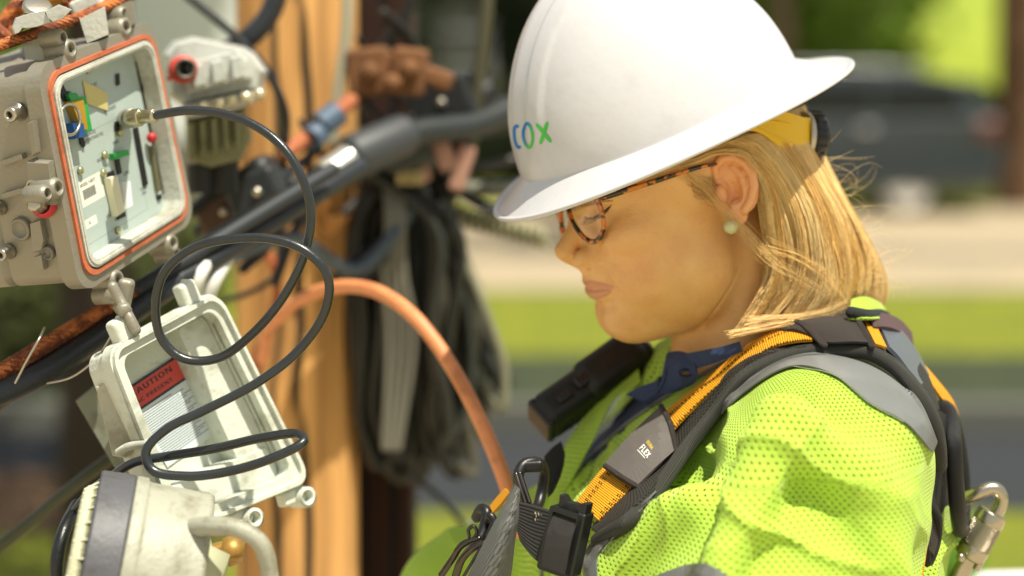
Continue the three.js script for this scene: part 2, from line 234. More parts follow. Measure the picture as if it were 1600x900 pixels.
{ const o = thing('tree_trunk', 'dark trunk standing in the verge behind the hanging lid', 'tree', gp(150, 5.2)); part('trunk', inTo(tube([gp(150, 5.2), gp(148, 5.2).add(V(0, 1.2, 0)), gp(140, 5.2).add(V(0, 3.2, 0))], [0.11, 0.095, 0.08], { n: 12 }), o), mat('#3a2f26', 0.95, { bumpMap: T.cast, bumpScale: 0.008 }), o); part('crown', inTo(leafGeo(gp(140, 5.2).add(V(0, 4, 0)), 1.5, 1.3, 1.5, 5000, 0.07), o), darkLeaf, o); }
for (const [px, D, r, h, l] of [[20, 9, 0.55, 1.15, 'olive shrub beyond the rusty strand'], [-90, 8.4, 0.6, 1.3, 'olive shrub left of the one beyond the rusty strand'], [230, 9.6, 0.5, 0.9, 'low olive shrub behind the hanging lid']]) { const o = thing('verge_shrub', l, 'shrub', gp(px, D)); part('foliage', inTo(leafGeo(gp(px, D).add(V(0, h * 0.52, 0)), r, h * 0.5, r * 0.8, 3200, 0.05, 0.2), o), mat(lin(0.10, 0.12, 0.018), 0.85, { transmission: 0.25, thickness: 0 }), o); part('stems', inTo(join([-1, 0, 1].map((k) => cyl(gp(px, D).add(V(k * 0.06, 0, 0)), gp(px, D).add(V(k * 0.12, h * 0.5, 0)), 0.012))), o), bark, o); }
// garage house with white door and post
{
  const D = 26, h = thing('garage_house', 'olive painted house with white garage door behind the hedge', 'house', gp(600, D)), hp2 = (n, g, m) => part(n, inTo(g, h), m, h), box = (px0, px1, y0, y1, z0, z1) => { const x0 = (px0 - 800) / FPX * D, x1 = (px1 - 800) / FPX * D; const g = new THREE.BoxGeometry(x1 - x0, y1 - y0, z1 - z0); g.translate((x0 + x1) / 2, (y0 + y1) / 2, -(D) - (z0 + z1) / 2); return g; };
  hp2('wall', join([box(430, 676, 0, 3.2, 0, 5), box(764, 1010, 0, 3.2, 0, 5), box(676, 764, 2.6, 3.2, 0, 5)]), mat('#6f6a4c', 0.9, { bumpMap: T.cast, bumpScale: 0.003 }));
  for (let k = 0; k < 5; k++) hp2('door_panel', box(678, 762, 0.04 + k * 0.51, 0.53 + k * 0.51, 0.12, 0.18), mat('#dcdcd4', 0.6));
  hp2('roof', (() => { const g = box(400, 1040, 3.2, 3.5, -0.5, 5.5); return g; })(), mat('#5a4a40', 0.9));
}
// brick house and white gabled wall on the left
{
  const D = 17, h = thing('brick_house', 'peach brick house with white painted end behind the amplifier', 'house', gp(60, D)), bp = (n, g, m) => part(n, inTo(g, h), m, h), box = (px0, px1, y0, y1, z0, z1) => { const x0 = (px0 - 800) / FPX * D, x1 = (px1 - 800) / FPX * D; const g = new THREE.BoxGeometry(x1 - x0, y1 - y0, z1 - z0); g.translate((x0 + x1) / 2, (y0 + y1) / 2, -D - (z0 + z1) / 2); return g; };
  bp('wall', box(-220, 120, 0, 3, 0, 5), mat('#cf9a74', 0.85, { map: tex(256, 0.6, (u, v) => grey(0.85 + 0.15 * tf(u, v, 24, 3, 3))) }));
  bp('white_gable', box(122, 392, 0, 3.4, 0.05, 5), mat('#e6e9e4', 0.7)); bp('roof', box(-260, 410, 3.4, 3.7, -0.6, 5.4), mat('#6d5a50', 0.9)); bp('foundation', box(-220, 392, 0, 0.9, -0.06, 0.02), mat('#6e6a5e', 0.9));
}
// ================= parked car =================
{
  const D = 18.8, k = D / FPX, x0 = (872 - 800) * k, x1 = (1562 - 800) * k, o = thing('parked_car', 'dark blue estate car parked side-on across the driveway', 'car', V((x0 + x1) / 2, 0, -D - 0.9)), cp = (n, g, m, q) => part(n, inTo(g, o), m, o, q);
  const L = x1 - x0, X = (t) => x0 + t * L, paint = mat('#1d2a36', 0.25, { clearcoat: 1, clearcoatRoughness: 0.08 }), glass = mat('#0c1013', 0.08, { specularIntensity: 1 });
  const ex = (pts, z0, z1, bev) => { const s = new THREE.Shape(pts.map(([t, y]) => new THREE.Vector2(X(t), y))); const g = new THREE.ExtrudeGeometry(s, { depth: z1 - z0, bevelEnabled: true, bevelThickness: bev, bevelSize: bev, bevelSegments: 3, curveSegments: 8 }); g.translate(0, 0, -D - 1.8 - 0 + (1.8 - z1)); return g; };
  cp('body', ex([[0.01, 0.32], [0.0, 0.62], [0.05, 0.82], [0.24, 0.95], [0.99, 1.0], [1.0, 0.6], [0.985, 0.32]], 0.06, 1.74, 0.05), paint);
  cp('cabin', ex([[0.24, 0.95], [0.36, 1.4], [0.5, 1.5], [0.82, 1.49], [0.94, 1.38], [0.99, 0.98]], 0.18, 1.62, 0.04), paint);
  for (const [a, b, c, d] of [[0.335, 0.4, 0.53, 0.53], [0.545, 0.545, 0.72, 0.72], [0.735, 0.735, 0.9, 0.94]]) cp('window', (() => { const s = new THREE.Shape([new THREE.Vector2(X(a), 1.01), new THREE.Vector2(X(b), 1.39), new THREE.Vector2(X(c), 1.41), new THREE.Vector2(X(d), 1.02)]); const g = new THREE.ExtrudeGeometry(s, { depth: 0.01, bevelEnabled: false }); g.translate(0, 0, -D - 0.125); return g; })(), glass);
  cp('roof_rail', rbox(V(X(0.66), 1.57, -D - 0.3), V(1, 0, 0), UPY, L * 0.36, 0.03, 0.04, 0.012), mat('#9a9a98', 0.3, { metal: 0.9 }));
  for (const px of [1000, 1420]) { const c = V((px - 800) * k, 0.325, -D - 0.16), w = cp('wheel', join([turned(c.clone().add(V(0, 0, -0.1)), c.clone().add(V(0, 0, 0.11)), [[0, 0.2], [0, 0.3], [0.1, 0.325], [0.9, 0.325], [1, 0.3], [1, 0.22]], 32)]), mat('#1a1a1a', 0.9)); part('rim', inTo(join([turned(c.clone().add(V(0, 0, 0.06)), c.clone().add(V(0, 0, 0.125)), [[0, 0], [0, 0.25], [1, 0.25], [0.8, 0.23], [0.8, 0]], 28)]), o), mat('#f2f0ea', 0.45), w); for (let i = 0; i < 5; i++) { const a = i * 1.2566; part('spoke', inTo(cyl(c.clone().add(V(0, 0, 0.12)), c.clone().add(V(Math.cos(a) * 0.2, Math.sin(a) * 0.2, 0.125)), 0.025, 0.02, 8), o), mat('#e8e6e0', 0.45), w); } }
  cp('tail_light', rbox(V(X(0.975), 0.92, -D - 0.03), V(1, 0, 0), UPY, 0.24, 0.2, 0.1, 0.03), mat('#5e1f1e', 0.25, { clearcoat: 1 })); cp('head_light', rbox(V(X(0.035), 0.72, -D - 0.03), V(1, 0, 0), UPY, 0.26, 0.14, 0.1, 0.03), mat('#d8dcdc', 0.1)); for (const t of [0.51, 0.7]) cp('door_handle', rbox(V(X(t), 0.93, -D + 0.01), V(1, 0, 0), UPY, 0.18, 0.03, 0.04, 0.012), mat('#8e8f90', 0.3, { metal: 0.8 }));
}
// white bin whose lid shows at the corner of the picture
{ const D = 1.9, top = EYE - (882 - HORIZON) / FPX * D, c = V((1660 - 800) / FPX * D, 0, -D + 0.09), b = thing('utility_bin', 'white lidded utility bin standing behind the carabiner', 'bin', c.clone()); const w = mat('#e9e9e4', 0.45, { map: T.grime });
  part('bin_body', inTo(rbox(V(c.x, (top - 0.06) / 2, c.z), V(1, 0, 0), UPY, 0.18, top - 0.06, 0.15, 0.03, 4), b), w, b); part('lid', inTo(rbox(V(c.x, top - 0.025, c.z), V(1, 0.03, 0), UPY, 0.21, 0.05, 0.18, 0.02, 5), b), w, b); part('lid_handle', inTo(tube([V(c.x - 0.03, top, c.z + 0.03), V(c.x, top + 0.008, c.z + 0.03), V(c.x + 0.03, top, c.z + 0.03)], 0.004), b), w, b); }
// ================= wooden pole =================
const woodTex = (() => { const s = 512, t = tex(s, 0.44, (u, v) => { const g = tf((u * 1) % 1, v, 3, 3, 5), a = tn(u, v * 0.999, 8, 1); const st = smooth(0.22, 0.78, tnX(u, v)), cr = tnC(u, v); const k = 0.5 + 0.5 * st; let r = 0.42 + 0.46 * k + 0.08 * g, gg = 0.28 + 0.39 * k + 0.06 * g, b = 0.14 + 0.27 * k; const d = cr; return [r * d, gg * d, b * d]; }); return t; function tnX(u, v) { let sum = 0, a = 0.5, f = 24; for (let i = 0; i < 4; i++) { sum += a * stretch(u, v, f, 1 + i, 33 + i); a *= 0.6; f *= 2; } return Math.min(1, sum / 0.95); } function stretch(u, v, fx, fy, z) { const x = u * fx, y = v * fy * 2, xi = Math.floor(x), yi = Math.floor(y), a = x - xi, b = y - yi, S = (q) => q * q * (3 - 2 * q), h = (i, j) => hash3((xi + i) % fx, (yi + j) % (fy * 2), z); return (h(0, 0) * (1 - S(a)) + h(1, 0) * S(a)) * (1 - S(b)) + (h(0, 1) * (1 - S(a)) + h(1, 1) * S(a)) * S(b); } function tnC(u, v) { return 1 - 0.8 * smooth(0.74, 0.86, stretch(u + 0.02 * tn(u, v, 6, 3), v, 40, 1, 90)); } })();
const woodMat = mat('#ffffff', 0.85, { map: woodTex, bumpMap: woodTex, bumpScale: 0.004 });
{
  const D = 1.98, cx = mm(465 - 800, D), R = mm(92, D), o = thing('utility_pole', 'weathered brown wooden utility pole behind the cables', 'pole', V(cx, 0, -D)); reseed(31);
  const g = new THREE.CylinderGeometry(R * 0.98, R * 1.06, 4.2, 72, 60); const p = g.attributes.position; for (let i = 0; i < p.count; i++) { const x = p.getX(i), y = p.getY(i), z = p.getZ(i), a = Math.atan2(z, x), n = 1 + 0.02 * (fbm(Math.cos(a) * 3, y * 0.7, Math.sin(a) * 3, 2) - 0.5) - 0.05 * Math.max(0, Math.sin(a * 9 + fbm(0, y * 0.8, a, 2) * 3) - 0.93) / 0.07; p.setX(i, x * n); p.setZ(i, z * n); } g.computeVertexNormals();
  const uv = g.attributes.uv; for (let i = 0; i < uv.count; i++) uv.setXY(i, uv.getX(i) * 0.44, uv.getY(i) * 4.2); g.translate(cx, 2.1, -D);
  part('shaft', inTo(g, o), woodMat, o, { keepUV: true });
  const f = (px, py) => P(px, py, D - R); part('splinter', inTo(join([tube([f(498, 332), f(510, 318), f(516, 294), f(522, 284)], [0.001, 0.006, 0.005, 0.001], { n: 14 }), tube([f(506, 330), f(520, 345), f(538, 338), f(552, 326)], [0.001, 0.007, 0.005, 0.001], { n: 14 }), tube([f(500, 352), f(520, 360), f(530, 352)], [0.001, 0.005, 0.001], { n: 10 })]), o), mat('#c98f4e', 0.85), o, { label: 'raw torn splinters on the pole face' });
}
// dark board added to stand in for the shaded side of the pole
{ const D = 2.12, cx = mm(592 - 800, D), o = thing('pole_shade_board', 'dark timber board added as the shaded side of the pole', 'board', V(cx, 0, -D)); part('board', inTo(rbox(V(cx, 2.1, -D), V(1, 0, 0), UPY, 0.085, 4.2, 0.12, 0.006), o), mat('#3a281a', 0.9, { map: woodTex, bumpMap: woodTex, bumpScale: 0.003 }), o); part('conduit', inTo(cyl(V(cx - 0.03, 0, -D + 0.07), V(cx - 0.03, 1.62, -D + 0.07), 0.007), o), mat('#8f9288', 0.5), o); }

// ================= open amplifier housing =================
const alum = mat('#918d7e', 0.46, { metal: 0.35, bumpMap: T.cast, bumpScale: 0.0003 }), alumLight = mat('#c6c8bd', 0.5, { metal: 0.1, map: T.grime, bumpMap: T.cast, bumpScale: 0.0004 }), gasketMat = mat('#c06a45', 0.7, { map: T.grime, bumpMap: T.cast, bumpScale: 0.0003 });
const rustMat = mat('#ffffff', 0.85, { map: T.rust, bumpMap: T.cast, bumpScale: 0.0008 });
// a frame spanned by four corners: u right, v down, w outward
function quadFrame(tl, tr, br, bl) { const n = tr.clone().sub(tl).add(br.clone().sub(bl)).cross(tl.clone().sub(bl).add(tr.clone().sub(br))).normalize(); if (n.dot(tl) > 0 && n.z < 0) n.negate(); const q = (u, v, w = 0) => tl.clone().multiplyScalar((1 - u) * (1 - v)).addScaledVector(tr, u * (1 - v)).addScaledVector(br, u * v).addScaledVector(bl, (1 - u) * v).addScaledVector(n, w); q.n = n;
  q.at = (px, py, w = 0) => { let u = 0.5, v = 0.5; for (let i = 0; i < 20; i++) { const f = (a, b) => toP(q(a, b, w)), c = f(u, v), e = 1e-4, a = f(u + e, v), b = f(u, v + e); const J = [(a[0] - c[0]) / e, (b[0] - c[0]) / e, (a[1] - c[1]) / e, (b[1] - c[1]) / e], dx = px - c[0], dy = py - c[1], det = J[0] * J[3] - J[1] * J[2]; u += (J[3] * dx - J[1] * dy) / det; v += (-J[2] * dx + J[0] * dy) / det; } return [u, v]; };
  q.poly = (pts, w0, w1, bev) => prism(pts.map(([x, y]) => q.at(x, y, w1)), q, w0, w1, bev); return q; }
const toP = (p) => [800 + p.x / -p.z * FPX, HORIZON + (EYE - p.y) / -p.z * FPX];
const BF = quadFrame(P(56, 104, 1.285), P(240, 30, 1.435), P(306, 345, 1.455), P(126, 462, 1.31));
if (BF.n.z < 0) throw new Error('frame turned away');
const amp = thing('amplifier_housing', 'open grey metal amplifier housing with orange gasket hanging on the steel strand', 'amplifier', BF(0, 1, -0.05));
const ap = (n, g, m, par, o = {}) => part(n, inTo(g, amp), m, par ?? amp, o), flat = (g, a = 0.4) => toCreasedNormals(g.index ? g.toNonIndexed() : g, a);
{
  const DP = 0.062, rr1 = (e, r) => rrect(e, e, 1 - e, 1 - e, r, r, 7);
  ap('flange', flat(ringPrism(rr1(0, 0.11), rr1(0.07, 0.09), BF, -0.014, 0)), alum);
  ap('gasket', flat(ringPrism(rr1(0.046, 0.1), rr1(0.066, 0.09), BF, -0.003, 0.0022)), gasketMat, null, { label: 'orange rubber gasket around the opening' });
  ap('inner_lip', flat(ringPrism(rr1(0.074, 0.085), rr1(0.105, 0.07), BF, -0.018, 0.003)), alumLight);
  ap('lip_groove', flat(ringPrism(rr1(0.084, 0.08), rr1(0.094, 0.075), BF, 0.002, 0.004)), alumLight);
  ap('housing_wall', flat(ringPrism(rrect(0.03, 0.03, 0.97, 0.97, 0.08, 0.08, 7), rr1(0.105, 0.06), BF, -DP, -0.012)), alum);
  ap('housing_back', flat(prism(rr1(0.03, 0.08), BF, -DP - 0.05, -DP, 0.05)), alum);
  // circuit panel with printed legends
  const cv = document.createElement('canvas'); cv.width = cv.height = 512; const x = cv.getContext('2d'); x.fillStyle = '#a9b8b2'; x.fillRect(0, 0, 512, 512);
  reseed(3); for (let i = 0; i < 900; i++) { x.fillStyle = `rgba(${120 + rnd() * 60 | 0},${120 + rnd() * 50 | 0},90,0.06)`; x.fillRect(rnd() * 512, rnd() * 512, rnd() * 22, rnd() * 5); }
  x.fillStyle = '#2c3034'; x.font = 'bold 11px sans-serif';
  for (const [t, a, b, s] of [['RELAY', 28, 70, 11], ['IN', 48, 84, 10], ['TEST PT', 230, 66, 11], ['-20 dB', 238, 80, 10], ['REVERSE', 20, 210, 12], ['ATTEN', 24, 226, 11], ['PLUG-IN EQ', 150, 190, 10], ['INTERSTAGE EQ', 158, 206, 10], ['BRIDGER', 300, 150, 10], ['FWD', 310, 250, 10], ['OUT PAD', 210, 275, 10], ['EQ', 250, 300, 10], ['FUSE', 400, 420, 10], ['20A', 404, 434, 10], ['STATION', 200, 440, 10], ['POWER', 240, 462, 10], ['LINE', 330, 350, 10]]) { x.font = `bold ${s * 1.5}px sans-serif`; x.fillText(t, a, b); }
  x.font = 'bold 44px sans-serif'; x.fillText('OR', 10, 352); x.fillStyle = '#e8ead8'; x.fillRect(96, 300, 120, 74); x.fillStyle = '#23262a'; x.font = 'bold 12px sans-serif'; x.fillText('MODEL 1-8877', 102, 318); for (let i = 0; i < 26; i++) x.fillRect(110 + i * 2.6, 328, i % 3 ? 1.2 : 2, 28); x.fillStyle = '#e8ead8'; x.fillRect(92, 410, 60, 26); x.fillStyle = '#23262a'; x.fillText('52', 108, 428); x.strokeStyle = '#7f8a8c'; x.lineWidth = 1.5; x.strokeRect(60, 180, 360, 300); x.strokeRect(8, 318, 52, 40);
  const pt = new THREE.CanvasTexture(cv); pt.colorSpace = THREE.SRGBColorSpace;
  const pg = prism(rrect(0.102, 0.102, 0.88, 0.898, 0.02, 0.02, 3), BF, -0.02, -0.013); { const p = pg.attributes.position, uv = new Float32Array(p.count * 2); const inv = (v) => { let u = 0.5, w = 0.5; for (let i = 0; i < 8; i++) { const c = BF(u, w, -0.013), du = BF(u + 1e-3, w, -0.013).sub(c).multiplyScalar(1e3), dv = BF(u, w + 1e-3, -0.013).sub(c).multiplyScalar(1e3), d = v.clone().sub(c), a = du.dot(du), b = du.dot(dv), e = dv.dot(dv), r = du.dot(d), s = dv.dot(d), det = a * e - b * b; u += (e * r - b * s) / det; w += (a * s - b * r) / det; } return [(u - 0.102) / 0.778, (w - 0.102) / 0.796]; }; for (let i = 0; i < p.count; i++) { const [a, b] = inv(V(p.getX(i), p.getY(i), p.getZ(i))); uv[i * 2] = a; uv[i * 2 + 1] = 1 - b; } pg.setAttribute('uv', new THREE.BufferAttribute(uv, 2)); }
  const panel = ap('circuit_panel', pg, mat('#ffffff', 0.5, { map: pt }), null, { keepUV: true, label: 'pale blue-grey printed circuit cover panel' });
  const w0 = -0.0126, pc = (n, pts, h, m, label) => ap(n, flat(BF.poly(pts, w0, w0 + h, 0.05)), m, panel, label ? { label } : {});
  const black = mat('#0e0f10', 0.5), boardG = mat('#1f9a45', 0.45), gold = mat('#a8821c', 0.45), bluep = mat('#1d4f8a', 0.45), paper = mat('#c9bd7c', 0.8), cream = mat('#d6d3b4', 0.6);
  pc('plug_in_board', [[107, 147], [120, 145], [124, 151], [135, 151], [145, 204], [134, 207], [125, 200]], 0.004, boardG, 'green plug-in circuit board'); pc('board_coil', [[111, 158], [131, 156], [138, 202], [128, 204]], 0.0065, gold); pc('blue_connector', [[113, 192], [131, 192], [134, 214], [118, 217]], 0.009, bluep);
  pc('relay_slot', [[94, 130], [98, 130], [104, 142], [112, 143], [106, 147], [106, 160], [100, 158], [95, 146]], 0.001, black); pc('contact_slot', [[125, 215], [131, 215], [134, 228], [131, 231], [126, 224]], 0.001, black);
  pc('paper_label', [[130, 126], [168, 145], [169, 173], [137, 162]], 0.0008, paper, 'yellowed diamond-shaped paper label');
  for (const pts of [[[180, 190], [186, 190], [188, 204], [181, 206]], [[181, 250], [187, 248], [191, 270], [185, 273]], [[168, 270], [178, 266], [180, 274], [170, 276]], [[184, 335], [196, 330], [197, 338], [185, 343]], [[182, 116], [187, 114], [188, 132], [183, 134]], [[246, 306], [253, 303], [253, 311], [247, 314]], [[222, 131], [229, 130], [230, 142], [224, 143]]]) pc('panel_socket', pts, 0.001, black);
  pc('fuse_slot', [[209, 200], [216, 198], [232, 288], [225, 292]], 0.001, black, 'long dark slot'); pc('green_bar', [[178, 240], [201, 234], [203, 242], [181, 249]], 0.005, boardG, 'green printed bar'); pc('pad_module', [[172, 278], [184, 274], [196, 330], [185, 338]], 0.006, cream); pc('white_module', [[196, 284], [204, 283], [208, 322], [199, 326]], 0.008, mat('#e4e9ea', 0.4)); pc('cable_channel', [[236, 228], [241, 227], [252, 298], [247, 300]], 0.003, mat('#5f5f45', 0.6));
  for (const [a, b] of [[140, 109], [166, 242], [164, 270], [128, 266], [187, 360], [137, 390], [263, 322], [190, 207]]) { const [u, v] = BF.at(a, b, w0 + 0.002), c = BF(u, v, w0), s = ap('panel_screw', turned(c, c.clone().addScaledVector(BF.n, 0.0026), [[0, 0], [0, 0.003], [0.7, 0.003], [1, 0.0018], [1, 0]], 14), mat('#b9b48a', 0.3, { metal: 0.8 }), panel); }
  { const gs = [[237, 215], [236, 216]].map(([a, b]) => { const [u, v] = BF.at(a, b, w0 + 0.006); return ball(BF(u, v, w0 + 0.006), 0.0042, 14); }); ap('red_cap', gs[0], mat('#b3262c', 0.4), panel); }
  { const o = []; for (let i = 0; i < 14; i++) { const a = i / 14 * Math.PI * 2; const [u, v] = BF.at(109 + Math.cos(a) * 16, 187 + Math.sin(a) * 24, w0 + 0.012); o.push(BF(u, v, w0 + 0.012)); } ap('wire_ring', tube(o, 0.0012, { closed: true, n: 60 }), steel, panel); }
  // test connector that the black coaxial cable screws on to
  const q = (px, py, w) => { const [u, v] = BF.at(px, py, w); return BF(u, v, w); }; const A = q(196, 186, w0), B = P(212, 184, 1.345), C = P(244, 180, 1.33);
  ap('test_port', turned(A, B, [[0, 0], [0, 0.0075], [0.5, 0.0075], [0.5, 0.0062], [1, 0.0062], [1, 0]], 20), mat('#a5a08c', 0.35, { metal: 0.7 }), panel);
  // walls of lugs, bolts and ribs outside
  const W = (u, v, w) => BF(u, v, w), lug = (u, v, ho, nm) => { const c = W(u, v, -0.006), e = W(u, v, -0.006).sub(W(0.5, 0.5, -0.006)).normalize(); ap(nm, join([turned(c.clone().addScaledVector(BF.n, -0.012), c.clone().addScaledVector(BF.n, 0.008), [[0, 0], [0, 0.0085], [0.8, 0.0085], [1, 0.0065], [1, 0.0035], [0.5, 0.0035]], 20), turned(c.clone().addScaledVector(e, 0.011).addScaledVector(BF.n, -0.012), c.clone().addScaledVector(e, 0.011).addScaledVector(BF.n, 0.006), [[0, 0], [0, 0.007], [0.8, 0.007], [1, 0.005], [1, 0.0032], [0.4, 0.0032]], 18)]), alum); };
  lug(0.27, -0.015, 1, 'bolt_lug'); lug(0.74, -0.015, 1, 'bolt_lug'); lug(-0.02, 0.52, 1, 'bolt_lug'); lug(0.28, 1.03, 1, 'hinge_lug'); lug(0.76, 1.03, 1, 'hinge_lug');
  // left end of the housing: deep casting that recedes behind the flange
  const LX = BF(0, 0.5, 0).sub(BF(1, 0.5, 0)).normalize(), LY = BF(0, 0, 0).sub(BF(0, 1, 0)).normalize();
  const endW = (px, py, D) => P(px, py, D);
  ap('end_casting', flat(join([prismPx([[2, 148], [62, 108], [74, 150], [104, 418], [108, 432], [32, 432], [10, 410], [0, 330], [-20, 320], [-20, 150]], 1.325, 1.43)])), alum, null, { label: 'cast metal end of the housing with bolts' });
  function prismPx(pts, D0, D1) { const s = pts.map(([a, b]) => [a, b]); return prism(s, (a, b, w) => P(a, b, D1 + (D0 - D1) * w + Math.max(0, 90 - a) * 0.0011), 0, 1, 0.02); }
  ap('cable_gland', turned(P(-40, 205, 1.40), P(32, 222, 1.36), [[0, 0.016], [0.6, 0.0165], [0.8, 0.015], [0.97, 0.014], [1, 0]], 24), mat('#77797a', 0.5, { map: T.grime, bumpMap: T.cast, bumpScale: 0.001 }), null, { label: 'grey wrapped cable entering the housing end' });
  const rc = new THREE.Raycaster(), solid = [flat(ringPrism(rrect(0.03, 0.03, 0.97, 0.97, 0.08, 0.08, 7), rr1(0.125, 0.06), BF, -DP, -0.012)), flat(prism(rr1(0.03, 0.08), BF, -DP - 0.05, -DP, 0.05)), flat(ringPrism(rr1(0, 0.11), rr1(0.07, 0.09), BF, -0.014, 0)), flat(prismPx([[2, 148], [62, 108], [74, 150], [104, 418], [108, 432], [32, 432], [10, 410], [0, 330], [-20, 320], [-20, 150]], 1.325, 1.43))].map((g) => { const m = new THREE.Mesh(g, new THREE.MeshBasicMaterial({ side: THREE.DoubleSide })); m.updateMatrixWorld(); return m; });
  const wall = (px, py) => { rc.set(camera.position, P(px, py, 1).sub(camera.position).normalize()); const h = rc.intersectObjects(solid)[0]; if (!h) return { p: P(px, py, 1.33), n: V(-0.5, 0, 0.8) }; const n = h.face.normal.clone(); if (n.dot(h.point.clone().sub(camera.position)) > 0) n.negate(); return { p: h.point, n }; };
  for (const [a, b, r] of [[30, 174, 0.0058], [64, 284, 0.0052], [16, 392, 0.0048], [2, 324, 0.0046]]) ap('casting_bolt', turned(wall(a, b).p, wall(a, b).p.addScaledVector(wall(a, b).n, 0.012), [[0, 0], [0, r * 1.25], [0.3, r * 1.25], [0.3, r], [0.9, r], [1, r * 0.8], [1, r * 0.45], [0.6, r * 0.4]], 18), steel);
  for (const [a, b, r] of [[35, 357, 0.009], [78, 394, 0.0055]]) ap('port_plug', turned(wall(a, b).p.addScaledVector(wall(a, b).n, -0.004), wall(a, b).p.addScaledVector(wall(a, b).n, 0.004), [[0, 0], [0, r], [0.8, r], [1, r * 0.86], [1, r * 0.7], [0.6, r * 0.66], [0.6, 0]], 24), alum);
  const onWall = (pts, h) => { const f = pts.map(([x, y]) => wall(x, y)), n = f.reduce((q, k) => q.add(k.n), V(0, 0, 0)).normalize(), c = f.reduce((q, k) => q.add(k.p), V(0, 0, 0)).multiplyScalar(1 / f.length), X = V(0, 1, 0).cross(n).normalize(), Y = n.clone().cross(X); return flat(prism(f.map((k) => [k.p.clone().sub(c).dot(X), k.p.clone().sub(c).dot(Y)]), (u, v, w) => c.clone().addScaledVector(X, u).addScaledVector(Y, v).addScaledVector(n, w), -0.004, h, 0.06)); };
  ap('bracket', onWall([[56, 246], [84, 250], [90, 300], [92, 318], [76, 318], [68, 292], [58, 290]], 0.008), alum);
  for (const q of [[[50, 190], [58, 186], [64, 236], [58, 242]], [[54, 345], [70, 340], [76, 372], [72, 388], [58, 392]], [[60, 398], [72, 394], [76, 418], [62, 422]], [[4, 250], [40, 238], [42, 246], [6, 258]], [[8, 300], [44, 290], [46, 298], [10, 308]]]) ap('casting_rib', onWall(q, 0.006), alum);
  ap('top_block', flat(prismPx([[36, 60], [70, 44], [80, 92], [58, 108], [42, 118]], 1.325, 1.40)), alum); ap('top_block', flat(prismPx([[124, 30], [164, 10], [170, 54], [136, 68]], 1.36, 1.42)), alumLight); ap('top_block', flat(prismPx([[170, 14], [205, 0], [212, 34], [178, 52]], 1.40, 1.46)), alum);
  ap('red_tether', tube([P(60, 240, 1.31), P(57, 262, 1.302), P(53, 290, 1.30), P(60, 308, 1.298)], 0.0012, { n: 20 }), mat('#b83a34', 0.6)); ap('sealing_cap', turned(P(70, 322, 1.305), P(52, 318, 1.285), [[0, 0], [0, 0.0072], [0.2, 0.0076], [0.35, 0.006], [0.9, 0.0062], [1, 0.004], [1, 0]], 6), steel, null, { label: 'hex metal cap on a red ring' }); ap('cap_ring', turned(P(72, 323, 1.304), P(66, 321, 1.298), [[0, 0.0062], [0, 0.0085], [1, 0.0085], [1, 0.0062]], 24), mat('#c8383c', 0.5));
}
